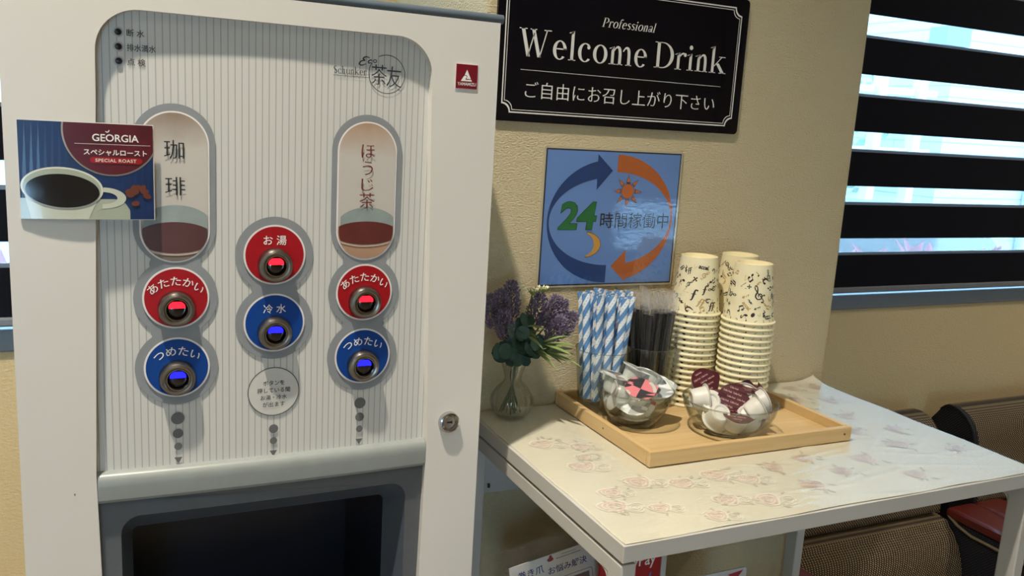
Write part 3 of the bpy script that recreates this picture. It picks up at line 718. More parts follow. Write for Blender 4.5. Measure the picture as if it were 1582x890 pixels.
for side in (0, 1):
    x0 = TX0+.0008 if side == 0 else TX1-.0008-.0165
    x1 = x0+.0165
    bevel(obj('side_rail', MB().box(x0, x1, TY0+.003+lw, TY1-.003-lw, fz0, fz1), M_whiteD, table), .0015)
    for y0 in (TY0+.002, TY1-.002-lw-.004):
        y1 = y0+lw+.004
        bevel(obj('leg', MB().box(x0, x1, y0, y1, FLOOR+.004, fz1), M_whiteD, table), .0018, 3)
        s = 1 if y0 < .8 else -1; yb = y1 if s > 0 else y0
        pts = [(yb, fz0)]+[(yb+s*.010*(1-math.cos(PI/2*k/6)) if 0 else yb+s*.010*(1-math.sin(PI/2*k/6)), fz0-.010*(1-math.cos(PI/2*k/6))) for k in range(7)]
        obj('corner_gusset', MB().prism([pts], lambda y, z, l: (x0+.0005+l, y, z), 0, x1-x0-.001), M_whiteD, table)
        obj('foot_cap', MB().box(x0+.001, x1-.001, y0+.001, y1-.001, FLOOR, FLOOR+.004), M_darkhole, table)
obj('back_apron', MB().box(TX0+.018, TX1-.018, TY1-.013, TY1-.005, .590, TZ-.0206), M_whiteD, table)
obj('cable_clip', MB().rbox(TX0+.0265, TX0+.0295, TY1-.0165, TY1-.0128, .598, .604, .001), M_darkhole, table)
obj('shelf', MB().rbox(TX0+.0175, TX1-.0175, TY0+.03, TY1-.03, .345, .36, .002), M_whiteD, table)
# floral paper under clear vinyl, a little rumpled
rnd = random.Random(5)
CRE = []
for k in range(46):
    x = rnd.uniform(.50, 1.0); y = rnd.uniform(.62, .80) if rnd.random() < .6 else rnd.uniform(.62, .97)
    CRE.append((x, y, rnd.uniform(-.5, .9), rnd.uniform(.02, .07), rnd.uniform(.0016, .004), rnd.uniform(.0003, .0009)*(1.0 if x > .66 else .3)))
def ch(x, y):
    h = .0007+.00018*math.sin(x*37+y*11)+.00014*math.sin(y*52-x*19+1)
    for (cx, cy, a, L, w, A) in CRE:
        dx, dy = x-cx, y-cy; u = dx*math.cos(a)+dy*math.sin(a); v = -dx*math.sin(a)+dy*math.cos(a)
        if abs(u) < 2*L and abs(v) < 3*w: h += A*math.exp(-(u/L)**2-(v/w)**2)
    if y < TY0+.012: h += .0009*(1-(y-TY0)/.012)*(0.6+.4*math.sin(x*60))
    if x > .97 and y > .96: h += .006*((x-.97)/.04)**2*((y-.96)/.034)**2
    return TZ+max(h, .0003)
def vinyl(name, col): return simple(name, col, .6, spec=.3, noise=(12, .03))
def clear_vinyl():
    t = NT('clear_vinyl'); t.n.remove(t.b); co = t.coord()
    tr = t.node('BsdfTransparent'); gl = t.node('BsdfGlossy'); gl.inputs['Roughness'].default_value = .15
    n = t.noise(t.mapping(co, (14, 34, 14)), 1.0, 4, .55); b = t.node('Bump'); b.inputs['Strength'].default_value = .45; b.inputs['Distance'].default_value = .005; t.link(n, b.inputs['Height'])
    lw_ = t.node('LayerWeight'); lw_.inputs[0].default_value = .5; mx = t.node('MixShader')
    fac = t.math('ADD', t.math('MULTIPLY', t.math('POWER', lw_.outputs['Facing'], 5.0), .93), .07)
    t.link(b.outputs[0], gl.inputs['Normal']); t.link(fac, mx.inputs[0]); t.link(tr.outputs[0], mx.inputs[1]); t.link(gl.outputs[0], mx.inputs[2]); t.link(mx.outputs[0], t.out.inputs[0]); return t.m
gx0, gx1, gy0, gy1 = TX0+.0035, TX1-.0010, TY0+.0030, TY1+.0010
cover = thing('table_cover', 'cream floral table paper under glossy clear vinyl on the side table', 'table cover', ((gx0+gx1)/2, (gy0+gy1)/2, TZ))
def edgew(x, y): return (x+.0009*math.sin(y*45+1), y+.0008*math.sin(x*38))
mb = MB()
def cg(a, b):
    x, y = edgew(gx0+(gx1-gx0)*a, gy0+(gy1-gy0)*b); return (x, y, ch(x, y))
mb.grid(cg, 190, 120)
sh_ = obj('paper_sheet', mb, vinyl('floral_vinyl', 'D0CDBB'), cover, smooth=180)
md = sh_.modifiers.new('t', 'SOLIDIFY'); md.thickness = .0003; md.offset = 1
def vg(a, b):
    x, y = edgew(gx0+(gx1-gx0)*a, gy0+(gy1-gy0)*b); return (x-.0006, y-.0006, ch(x, y)+.0009)
obj('clear_vinyl_sheet', MB().grid(vg, 190, 120), clear_vinyl(), cover, smooth=180)
tmp = lambda x, y, l=0.0: (x, y, ch(x, y)+.00036+l)
def rose(x, y, r, sq, rot):
    out = []
    for k in range(3):
        rr = r*(1-.3*k); pts = []
        for j in range(10):
            a = rot+k*.9+j*2*PI/9*.92; q = rr*(1+.13*math.sin(3*a+k)); pts.append((x+q*math.cos(a), y+q*math.sin(a)*sq))
        out.append(sh_stroke(pts, r*.16, 3))
    out.append(sh_ell(x, y, r*.22, r*.2, 10, 1)); return sh_join(out)
def leafs(x, y, n, R, r):
    out = []
    for k in range(n):
        a = r.uniform(0, 2*PI); q = R*r.uniform(.9, 1.7); l = R*r.uniform(.25, .42)
        out.append(sh_ell(x+q*math.cos(a), y+q*math.sin(a), l, l*.42, 10, 1, a+r.uniform(-.6, .6)))
    return sh_join(out)
spots = [(.463, .865, .012), (.505, .845, .011), (.475, .790, .013), (.492, .815, .009), (.512, .735, .014), (.470, .720, .011), (.455, .690, .013), (.500, .672, .010), (.560, .718, .012), (.610, .725, .014), (.640, .705, .012), (.580, .668, .012), (.622, .655, .013), (.545, .640, .011),
         (.690, .722, .012), (.700, .668, .013), (.748, .735, .012), (.765, .690, .012), (.822, .712, .014), (.845, .655, .012), (.905, .735, .014), (.885, .790, .012), (.925, .840, .013), (.955, .900, .012), (.905, .920, .013), (.970, .700, .012), (.950, .780, .012), (.985, .960, .010), (.940, .965, .012), (.885, .870, .012)]
P, Wt, Lf = [], [], []
for k, (x, y, r) in enumerate(spots):
    s = rose(x, y, r, .85, k*.7); P.append(s)
    if x < .66: Wt.append(rose(x+r*1.5, y-r*.7, r*.95, .8, k)); Wt.append(sh_join([rose(x, y, r*1.22, .85, k*.7+.3)]))
    Lf.append(leafs(x+r*.6, y, 6, r, rnd))
for nm, shs, c, l in (('printed_outline', Wt, 'DDDACB', .00005), ('printed_leaves', Lf, 'BDBAA6', .0001), ('printed_roses', P, 'D4C1B3', .00015)):
    o = dec(nm, shs, vinyl('print_'+nm, c), l, cover, tmp); o['kind'] = 'stuff'
    bm = bmesh.new(); bm.from_mesh(o.data); bm.normal_update(); bmesh.ops.reverse_faces(bm, faces=[f for f in bm.faces if f.normal.z < 0]); bm.to_mesh(o.data); bm.free()

# ================================================================== TRAY
BX0, BX1, BY0, BY1, BZ = .5460, .8530, .7625, .9930, TZ+.0020
tray = thing('serving_tray', 'pale bamboo serving tray holding cups, straws and glass bowls', 'tray', ((BX0+BX1)/2, (BY0+BY1)/2, BZ))
WD = [wood('bamboo_x', 'C2A06C', 'D8BC8C', 0), wood('bamboo_y', 'C2A06C', 'D8BC8C', 1)]
t = .0075; TH = .0185; TF = BZ+.0055
obj('tray_floor', MB().box(BX0+t, BX1-t, BY0+t, BY1-t, BZ+.001, TF), WD[0], tray)
for y in (BY0, BY1-t): bevel(obj('rail', MB().box(BX0, BX1, y, y+t, BZ, BZ+TH), WD[0], tray), .0012)
for x in (BX0, BX1-t): bevel(obj('rail', MB().box(x, x+t, BY0+t+.0002, BY1-t-.0002, BZ, BZ+TH), WD[1], tray), .0012)
M_peg = simple('peg_hole', '5A3E20', .8)
obj('peg_hole', MB().lathe([(0, .0004), (.0014, .0004), (.0014, -.0005)], 10, (BX1-.012, BY0, BZ+.0095), axis='y'), M_peg, tray)
mb = MB()
for k in range(10):
    a = 2*PI*k/10; mb.v.append((BX0-.0003, .865+.0013*math.cos(a), BZ+.0105+.0013*math.sin(a)))
mb.f.append(tuple(range(10))); obj('peg_hole', mb, M_peg, tray)

# ================================================================== PAPER CUPS (stacked upside down)
CH_, CR0, CR1 = .0785, .0338, .0245
def cupr(z): return CR0+(CR1-CR0)*(z/CH_)
def cup_mesh():
    mb = MB(); pr = [(0, CH_-.0066), (.0205, CH_-.0066), (.0226, CH_-.0058), (.0230, CH_-.0004), (.0236, CH_), (.0243, CH_-.0002), (CR1, CH_-.002)]
    pr += [(cupr(z), z) for z in (.06, .04, .02, .0055)]
    for k in range(9):
        a = math.radians(100-300*k/8); pr.append((.0343+.0014*math.cos(a), .0018+.0017*math.sin(a)))
    pr += [(CR0-.0007, .004), (CR1-.0007, CH_-.008), (0, CH_-.0076)]
    mb.lathe(pr, 44); me = mb.mesh('paper_cup')
    bm = bmesh.new(); bm.from_mesh(me); bmesh.ops.remove_doubles(bm, verts=bm.verts, dist=1e-6); bmesh.ops.recalc_face_normals(bm, faces=bm.faces); bm.to_mesh(me); bm.free()
    me.polygons.foreach_set('use_smooth', [True]*len(me.polygons)); me.set_sharp_from_angle(angle=math.radians(50)); return me
M_cup = simple('cup_cream', 'F0E7C2', .55, noise=(45, .06))
me_cup = cup_mesh(); me_cup.materials.append(M_cup)
# printed marks (built in mm around 0,0)
def bstroke(pts, w=None, sub=6): return sh_stroke([(q[0], q[1], q[2]*1.25) for q in pts] if w is None else pts, None if w is None else w*1.25, sub)
def m_note(): return sh_join([sh_ell(0, 0, 2.3, 1.7, 14, 1, .5), bstroke([(1.9, .6), (-3.8, 10)], .7)])
def m_beam(): return sh_join([sh_ell(-2.4, 0, 1.6, 1.2, 12, 1, .3), sh_ell(2.4, .8, 1.6, 1.2, 12, 1, .3), bstroke([(-1, 0), (-1, 5)], .5), bstroke([(3.8, .8), (3.8, 5.8)], .5), bstroke([(-1, 4.8), (3.8, 5.6)], 1.5)])
def m_clef(): return bstroke([(-.5, -7.2, 1.2), (1.2, -8.2, .9), (2.2, -6, .7), (.6, 1, .7), (-.4, 7, .8), (1.2, 9.4, .9), (2.3, 7, .8), (.5, 3.4, 1.2), (-2.8, .6, 1.1), (-2.6, -2.8, .9), (.4, -4.2, .8), (3, -2.4, .9), (2.2, .3, .9), (-.2, .2, .7), (-.9, -1.7, .5)], None, 5)
def m_f(): return sh_join([bstroke([(-2.6, -4.6, .8), (-1.2, -4.2, .9), (0, 0, 1.5), (1.2, 4, 1.1), (2.8, 4.6, .7)], None, 5), sh_rect(-2, .5, 2.3, 1.1), sh_ell(3.1, 4.1, .8, .8, 8, 1)])
def m_ff(): return sh_join([sh_map(m_f(), lambda x, y: (x-1.6, y)), sh_map(m_f(), lambda x, y: (x+1.8, y))])
def m_bass(): return sh_join([bstroke([(-2.8, -3.6, .5), (2.0, -1.6, 1.4), (2.6, 2.2, 1.3), (-.6, 3.4, .8)], None, 6), sh_ell(-.8, 2.4, 1.2, 1.2, 10, 1), sh_ell(4.2, 2, .7, .7, 8, 1), sh_ell(4.2, -.6, .7, .7, 8, 1)])
def m_ferm(): return sh_join([sh_ring(0, 0, 4.2, 3.6, 200, 350, 16, 4.2, 2.6), sh_ell(0, -.9, .7, .7, 8, 1)])
def m_cross(): return sh_join([bstroke([(-2.2, 0), (2.2, 0)], .9), bstroke([(0, -2.2), (0, 2.2)], .9)]+[sh_ell(2.2*a, 2.2*b, .95, .95, 10, 1) for a, b in ((1, 0), (-1, 0), (0, 1), (0, -1))])
def m_rest(): return bstroke([(-.6, 4, .5), (1, 1.8, .9), (-.9, .2, 1.3), (1, -2, .8), (-.9, -2.2, 1.3), (.6, -4.4, .5)], None, 4)
def m_pin(): return bstroke([(3, 3), (-3, 0), (3, -3)], .45, 1)
def m_eighth(): return sh_join([sh_ell(0, 0, 1.7, 1.2, 12, 1, .4), bstroke([(1.4, .3), (1.4, 5)], .5), bstroke([(1.4, 5, 1.1), (2.8, 3.6, .8), (3, 2, .4)], None, 4)])
def m_tri(): return sh_join([bstroke([(-4, -1), (4, 1)], .6), bstroke([(-2.5, -2.4), (-1.4, -.4)], .6), bstroke([(0, -1.8), (1, .2)], .6), bstroke([(2.4, -1.2), (3.4, .8)], .6), sh_ell(-3.2, -2.2, 1.5, 1, 10, 1)])
def m_accel(): return fit(text2d('accel.', .035), -7, 7, -2.2, 2.8, .25)
def m_dot(): return sh_ell(0, 0, 1.1, .8, 8, 1, .6)
KIN = [m_note, m_beam, m_f, m_ff, m_bass, m_ferm, m_cross, m_rest, m_pin, m_eighth, m_tri, m_clef, m_dot]
def place(sh, x, y, rot, k=1.0):
    c, s = math.cos(rot), math.sin(rot); return sh_map(sh, lambda a, b: (x+(a*c-b*s)*k, y+(a*s+b*c)*k))
# (kind, mm across, mm up from rim, turn, scale, dark?)
PA = [(m_accel, 8, 66, -.15, 1, 1), (m_clef, 10, 56, -.9, .75, 0), (m_cross, -3, 50, .7, 1, 1), (m_clef, -11, 43, -.8, .6, 2), (m_f, 11, 36, 0, 1.1, 1), (m_f, -3, 29, 0, 1.25, 1), (m_eighth, 20, 47, 2.8, 1.1, 1), (m_ff, 7, 19, -.2, 1, 0), (m_bass, 17, 22, 2.6, .8, 2), (m_bass, -7, 9, 2.2, 1, 1), (m_tri, -4, 3.5, .5, .9, 2), (m_beam, 9, 7, .4, .9, 0), (m_ff, 22, 14, 0, 1, 1), (m_ff, -13, 60, .3, .7, 2), (m_rest, -19, 62, .2, 1, 1), (m_pin, -15, 33, .4, 1, 0), (m_rest, -20, 19, 1, 1.1, 1), (m_rest, -12, 14, .4, .7, 0), (m_eighth, -20, 46, 2.4, 1.1, 1), (m_pin, 14, 58, 1.2, .7, 0), (m_pin, -5, 66, 1.2, .7, 0), (m_tri, 19, 5, .2, .8, 2)]
PB = [(m_beam, -3, 64, -2.6, 1, 1), (m_bass, 20, 58, 2.2, 1.1, 1), (m_clef, 10, 40, .5, 1.15, 1), (m_pin, -11, 50, .2, 1.1, 1), (m_cross, -3, 50, 0, .8, 2), (m_f, 8, 54, -.4, .8, 0), (m_tri, -6, 38, .2, .9, 0), (m_rest, 0, 31, .8, .8, 2), (m_accel, -4, 25, -.8, .8, 0), (m_note, 5, 14, .6, 1.1, 1), (m_tri, 10, 24, .1, .8, 2), (m_beam, -10, 18, .3, .9, 2), (m_eighth, -3, 13, 2.6, 1.1, 1), (m_rest, 19, 16, 0, 1, 1), (m_rest, 20, 28, .9, .8, 0), (m_f, -15, 7, .6, .9, 2), (m_cross, 2, 6, 0, 1, 0), (m_rest, -6, 5, .2, .6, 2), (m_pin, 13, 14, 2, .5, 1), (m_eighth, 18, 40, 2.6, .8, 1), (m_note, 8, 65, .3, .5, 1), (m_pin, -9, 60, 1, .9, 0)]
def prints(name, P, seed):
    r = random.Random(seed); lay = list(P)
    for x in range(-100, 101, 9):
        if abs(x) > 24:
            for y in (12, 25, 38, 50, 62): lay.append((r.choice(KIN), x+r.uniform(-2, 2), y+r.uniform(-3, 3), r.uniform(0, 6), .75, r.choice((0, 1, 2))))
        lay.append((r.choice((m_note, m_tri, m_cross, m_dot, m_eighth)), x+r.uniform(-3, 3), 6.2, r.choice((0, .3, 1.6)), .42, r.choice((1, 2))))
    res = []
    for cl_ in (0, 1, 2):
        mb = MB()
        for (fn, x, y, rot, k, dk) in lay:
            if dk != cl_: continue
            def mp(a, b, l):
                z = b/1000; rr = cupr(z)+.00018; th = a/1000/.0295; return (rr*math.sin(th), -rr*math.cos(th), z)
            s = place(fn(), x, y, rot, k*(1.18 if k > .45 else 1))
            if bounds(s)[3] < CH_*1000-2.5 and bounds(s)[2] > 4.2: mb.shape(s, mp)
        me = mb.mesh(name); me.materials.append((simple('cup_print_tan', 'C6A468', .6), simple('cup_print_brown', '3A2C2C', .6), simple('cup_print_teal', '3C4F50', .6))[cl_]); res.append(me)
    return res
PRA, PRB = prints('printed_notes', PA, 3), prints('printed_notes', PB, 8)
ORD = ['top', 'second', 'third', 'fourth', 'fifth', 'sixth', 'seventh', 'eighth', 'ninth', 'tenth', 'eleventh', 'twelfth', 'thirteenth', 'fourteenth', 'fifteenth', 'sixteenth', 'seventeenth', 'eighteenth', 'nineteenth', 'twentieth', 'twenty-first', 'twenty-second', 'twenty-third', 'twenty-fourth']
NC, DZC = 17, .00795
for (sx, sy, pr, rot, lab) in ((.7270, .9440, PRA, 0, 'stack beside the black straws'), (.7705, .8845, PRB, 0, 'front stack'), (.8015, .9500, PRB, 1.2, 'rearmost stack')):
    ang = math.atan2(-sx, sy)                        # print faces the room
    for k in range(NC):
        z = TF+(NC-1-k)*DZC
        c = bpy.data.objects.new('paper_cup', me_cup); COL.objects.link(c); c.location = (sx, sy, z); c.rotation_euler = (0, 0, ang+rot+(random.Random(k).uniform(-.05, .05) if k else 0))
        tag(c, 'music-print paper cup, %s %s %s' % (ORD[k], 'of the' if k == 0 else 'from the top of the', lab), 'paper cup', 'upturned paper cups stacked on the tray')
        for me in pr:
            q = bpy.data.objects.new('printed_notes', me); COL.objects.link(q); q.parent = c

# ================================================================== GLASS TUMBLERS AND STRAWS
RT, FW = Vector((.903, -.429, 0)), Vector((.429, .903, 0))     # room axes as seen from the doorway: right, away
def tumbler(x, y, label):
    r = thing('tumbler', label, 'glass', (x, y, TF), 'glass tumblers on the tray'); c = (x, y, TF)
    obj('glass_wall', MB().lathe([(.0285, .012), (.0300, .020), (.0362, .0835), (.0366, .0845), (.0358, .0845), (.0352, .0835), (.0290, .020), (.0270, .0135)], 48, c), M_glass, r, smooth=60)
    obj('rim', MB().lathe([(.0362+.0008*math.cos(k*PI/4), .0843+.0008*math.sin(k*PI/4)) for k in range(9)], 48, c), M_rim, r, smooth=60)
    wob = lambda a, z: 1+.035*math.sin(a*14+z*500)
    obj('cut_base', MB().lathe([(0, .0003), (.0270, .0003), (.0292, .003), (.0292, .010), (.0285, .0122), (.0268, .0132), (0, .0128)], 56, c, wob=wob), M_bowl, r, smooth=20)
    return r
G1, G2 = (.5850, .9420), (.6590, .9450)
tumbler(*G1, 'clear glass tumbler full of blue striped wrapped straws'); tumbler(*G2, 'clear glass tumbler full of black straws beside the paper cups')
def striped():
    t = NT('straw_paper'); s = t.sep(t.coord())
    f = t.math('FRACT', t.math('DIVIDE', t.math('SUBTRACT', t.math('ADD', s[2], 1.0), t.math('MULTIPLY', s[0], 1.8)), .023))
    g = t.math('FRACT', t.math('DIVIDE', t.math('SUBTRACT', t.math('ADD', s[2], 1.0), t.math('MULTIPLY', s[0], 1.8)), .0095))
    d = t.math('MULTIPLY', t.math('LESS_THAN', t.math('ABSOLUTE', t.math('SUBTRACT', g, .25)), .14), t.math('LESS_THAN', t.math('ABSOLUTE', t.math('SUBTRACT', t.math('FRACT', t.math('MULTIPLY', s[2], 260)), .5)), .17))
    c = t.mix(t.math('LESS_THAN', f, .5), lin('5C8FC8'), lin('E6EBF0')); c = t.mix(t.math('MULTIPLY', d, .55), c, lin('8A9BB0'))
    t.base(c); t.b.inputs['Roughness'].default_value = .45; return t.m
M_straw = striped()
def sleeve(L, wx, wy, flat_top=.010, n=10, m=16):
    mb = MB()
    def fn(a, b):
        z = L*b; k = min(1, (L-z)/flat_top, (z+.004)/flat_top); k = max(0.0, k)
        th = 2*PI*a; ex = wx*(1.22-.22*k); ey = wy*(.12+.88*k); return (ex*math.cos(th), ey*math.sin(th), z)
    mb.grid(fn, n, m, True); return mb
def orient(o, base, top, spin):
    z = (Vector(top)-Vector(base)).normalized(); x = Vector((math.cos(spin), math.sin(spin), 0)); x = (x-z*x.dot(z)).normalized(); y = z.cross(x)
    o.matrix_world = Matrix(((x.x, y.x, z.x, base[0]), (x.y, y.y, z.y, base[1]), (x.z, y.z, z.z, base[2]), (0, 0, 0, 1)))
me_s = sleeve(.142, .0051, .0021).mesh('wrapped_straw'); me_s.polygons.foreach_set('use_smooth', [True]*len(me_s.polygons)); me_s.materials.append(M_straw)
def bundle(c, n, r0, r1, seed, zb):
    rr = random.Random(seed); res = []
    for k in range(n):
        q = math.sqrt((k+.5)/n); a = k*2.39996+rr.uniform(-.12, .12)
        b = (c[0]+r0*q*math.cos(a), c[1]+r0*q*math.sin(a), zb+rr.uniform(0, .004)); a2 = a+rr.uniform(-.12, .12)
        t = (c[0]+r1*q*math.cos(a2), c[1]+r1*q*math.sin(a2)*.9, zb+.155); res.append((b, t, rr))
    res.sort(key=lambda e: Vector(e[1]).dot(RT)); return res
NUM = ['leftmost'] + [w+' from the left' for w in ORD[1:]]
BS = bundle(G1, 24, .0225, .0375, 4, TF+.0145)
for k, (b, t, rr) in enumerate(BS):
    o = bpy.data.objects.new('wrapped_straw', me_s); COL.objects.link(o)
    orient(o, b, t, -.44+rr.uniform(-.5, .5)); tag(o, 'blue striped paper-wrapped straw in the left tumbler, %s' % NUM[k], 'straw', 'blue wrapped straws')
M_black = simple('straw_black', '15161A', .3)
me_f = sleeve(.120, .0044, .0034, .004).mesh('film_sleeve'); me_f.materials.append(M_film); me_f.polygons.foreach_set('use_smooth', [True]*len(me_f.polygons))
mbf = MB(); mbf.grid(lambda a, b: (.0062*(a-.5)*2, .0012*math.sin(a*9+b*7)+.0008*math.sin(b*23), .116+.027*b+.002*math.sin(a*6)), 8, 10)
me_ft = mbf.mesh('crinkled_film_end'); me_ft.materials.append(M_filmtop); me_ft.polygons.foreach_set('use_smooth', [True]*len(me_ft.polygons))
me_k = MB().tube([(0, 0, .002), (0, 0, .116)], .0031, 8).mesh('black_straw'); me_k.materials.append(M_black)
BS = bundle(G2, 24, .0215, .0370, 9, TF+.0145)
for k, (b, t, rr) in enumerate(BS):
    o = bpy.data.objects.new('black_straw', me_k); COL.objects.link(o)
    orient(o, b, t, -.44+rr.uniform(-.9, .9)); tag(o, 'thin black straw in clear film in the right tumbler, %s' % NUM[k], 'straw', 'black film-wrapped straws')
    f = bpy.data.objects.new('film_sleeve', me_f); COL.objects.link(f); f.parent = o
    f = bpy.data.objects.new('crinkled_film_end', me_ft); COL.objects.link(f); f.parent = o

# ================================================================== GLASS BOWLS AND PORTION POTS
BL, BR = Vector((.5990, .8800, TF)), Vector((.7030, .8225, TF))
def bowl(c, prof_o, prof_i, label, wob=None):
    o = thing('glass_bowl', label, 'bowl', tuple(c), 'small glass bowls on the tray')
    obj('bowl_wall', MB().lathe(prof_o[3:]+prof_i[:-2]+[prof_i[-1]], 64, (0, 0, 0), wob=wob), M_bowl, o, smooth=50, local=True)
    r_, z_ = prof_o[-1]; obj('rim', MB().lathe([(r_-.0006+.0011*math.cos(k*PI/4), z_+.0008+.0011*math.sin(k*PI/4)) for k in range(9)], 64), M_rim, o, smooth=60, local=True)
    obj('foot', MB().lathe(prof_o[:3]+[(prof_o[2][0]-.001, prof_o[2][1]+.0028), (0, prof_o[2][1]+.0020)], 48), M_foot, o, smooth=40, local=True)
    return o
bowl(BL, [(0, .0002), (.0265, .0002), (.0280, .002), (.0272, .0045), (.0300, .0075), (.0385, .020), (.0455, .034), (.0488, .0465)], [(.0486, .0478), (.0472, .0476), (.0440, .034), (.0368, .020), (.0270, .0085), (0, .0075)], 'small clear glass bowl holding milky syrup pots near the tray edge')
bowl(BR, [(0, .0002), (.0255, .0002), (.0290, .0016), (.0400, .0075), (.0500, .0175), (.0565, .030), (.0592, .0420)], [(.0590, .0434), (.0576, .0432), (.0550, .030), (.0485, .0182), (.0390, .0092), (.0270, .0052), (0, .0045)], 'wide clear glass bowl filled with white creamers in front of the cups')
def pot_mesh(rt, rb, h, ribs, flange):
    mb = MB(); wob = (lambda a, z: 1+(.028*math.cos(a*ribs) if -h*.9 < z < -.002 else 0)) if ribs else None
    mb.lathe([(flange, .0004), (flange, -.0004), (rt+.0006, -.0006), (rt, -.0016), (rt-.0004, -.004), (rb+.0012, -h+.003), (rb, -h+.0006), (rb-.001, -h), (rb*.75, -h+.0005), (rb*.68, -h+.0014), (0, -h+.0012)], max(48, ribs*2 if ribs else 48), wob=wob)
    me = mb.mesh('pot_body'); me.polygons.foreach_set('use_smooth', [True]*len(me.polygons)); me.set_sharp_from_angle(angle=math.radians(35)); return me
def lid_outline(r, tab, n=36):
    p = []
    for k in range(n):
        a = 2*PI*k/n; d = abs((a+PI) % (2*PI)-PI); q = r+(tab-r)*max(0, 1-(d/.62))**1.2; p.append((q*math.cos(a), q*math.sin(a)))
    return p
def lid_mesh(r, tab, droop=0.0):
    fn = lambda x, y, l=0.0: (x, y, .0006+l-droop*(max(0, math.hypot(x, y)-r*.8))+.0006*math.sin(x*240)*math.sin(y*210))
    me = MB().prism([lid_outline(r, tab)], fn, 0, .0003).mesh('foil_lid'); return me
def foil(name, c, rough=.25, metal=.35): return simple(name, c, rough, metal=metal, coat=.6)
def checkfoil(name, c1, c2):
    t = NT(name); ck = t.node('TexChecker'); ck.inputs['Scale'].default_value = 52; m = t.mapping(t.coord(), (1, 1, 1), (0, 0, .5)); t.link(m, ck.inputs['Vector'])
    ck.inputs['Color1'].default_value = lin(c1); ck.inputs['Color2'].default_value = lin(c2); t.link(ck.outputs[0], t.b.inputs['Base Color']); t.b.inputs['Roughness'].default_value = .3; t.b.inputs['Coat Weight'].default_value = .5
    return t.m
M_cream = simple('creamer_white', 'DCDAD2', .4, spec=.4)
M_syrup = simple('syrup_milky', 'D6DCD3', .3, spec=.4, **{'Transmission Weight': .25})
me_cp, me_cl = pot_mesh(.0148, .0112, .0200, 26, .0183), lid_mesh(.0185, .0245, .0)
me_sp, me_sl = pot_mesh(.0155, .0118, .0225, 0, .0200), lid_mesh(.0202, .0265, .25)
me_cp.materials.append(M_cream); me_sp.materials.append(M_syrup)
M_mar = simple('lid_maroon', '4A0F1C', .32, metal=.1, coat=.25)
me_clm = me_cl.copy(); me_clm.materials.append(M_mar)
txm = MB()
for k, yy in enumerate((-.0125, -.0065, -.0005, .0055, .0115)):
    hw_ = math.sqrt(max(0, .0178**2-yy*yy)); wd = .0125
    x = -.020+(.006 if k % 2 else 0)
    while x < hw_-wd:
        if x > -hw_: txm.shape(fit(text2d('Coffee Fresh', .02), x, x+wd-.002, yy, yy+.0024), lambda a, b, l: (a, b, .0017+l))
        x += wd
me_tx = txm.mesh('lid_lettering'); me_tx.materials.append(simple('lid_print', 'C99A98', .5))
LIDS = {}
for nm, c1, c2 in (('pink', 'DC8088', '37373C'), ('grey', 'D8D8D6', '8E8880'), ('silver', 'E4E7E8', 'A2A8AC'), ('rose', 'D8D6D2', 'A05A58')):
    m2 = me_sl.copy(); m2.materials.append(checkfoil('lid_'+nm, c1, c2)); LIDS[nm] = m2
def basis(n, tab):
    z = Vector(n).normalized(); x = Vector(tab); x = (x-z*x.dot(z)).normalized(); y = z.cross(x); return x, y, z
def w3(v): return RT*v[0]+FW*v[1]+Vector((0, 0, v[2]))
def pot(c, off, n, tab, kind, label, lid='pink'):
    o = bpy.data.objects.new('creamer_pot' if kind == 'cream' else 'syrup_pot', None); COL.objects.link(o); o.empty_display_size = .01
    x, y, z = basis(w3(n), w3(tab)); p = c+w3(off)
    o.matrix_world = Matrix(((x.x, y.x, z.x, p.x), (x.y, y.y, z.y, p.y), (x.z, y.z, z.z, p.z), (0, 0, 0, 1)))
    tag(o, label, 'creamer' if kind == 'cream' else 'syrup pot', 'white coffee creamers in the wide bowl' if kind == 'cream' else 'syrup pots in the small bowl')
    def ch_(nm, me, par): q = bpy.data.objects.new(nm, me); COL.objects.link(q); q.parent = par; return q
    ch_('pot_body', me_cp if kind == 'cream' else me_sp, o)
    l = ch_('foil_lid', me_clm if kind == 'cream' else LIDS[lid], o)
    if kind == 'cream': ch_('lid_lettering', me_tx, l)
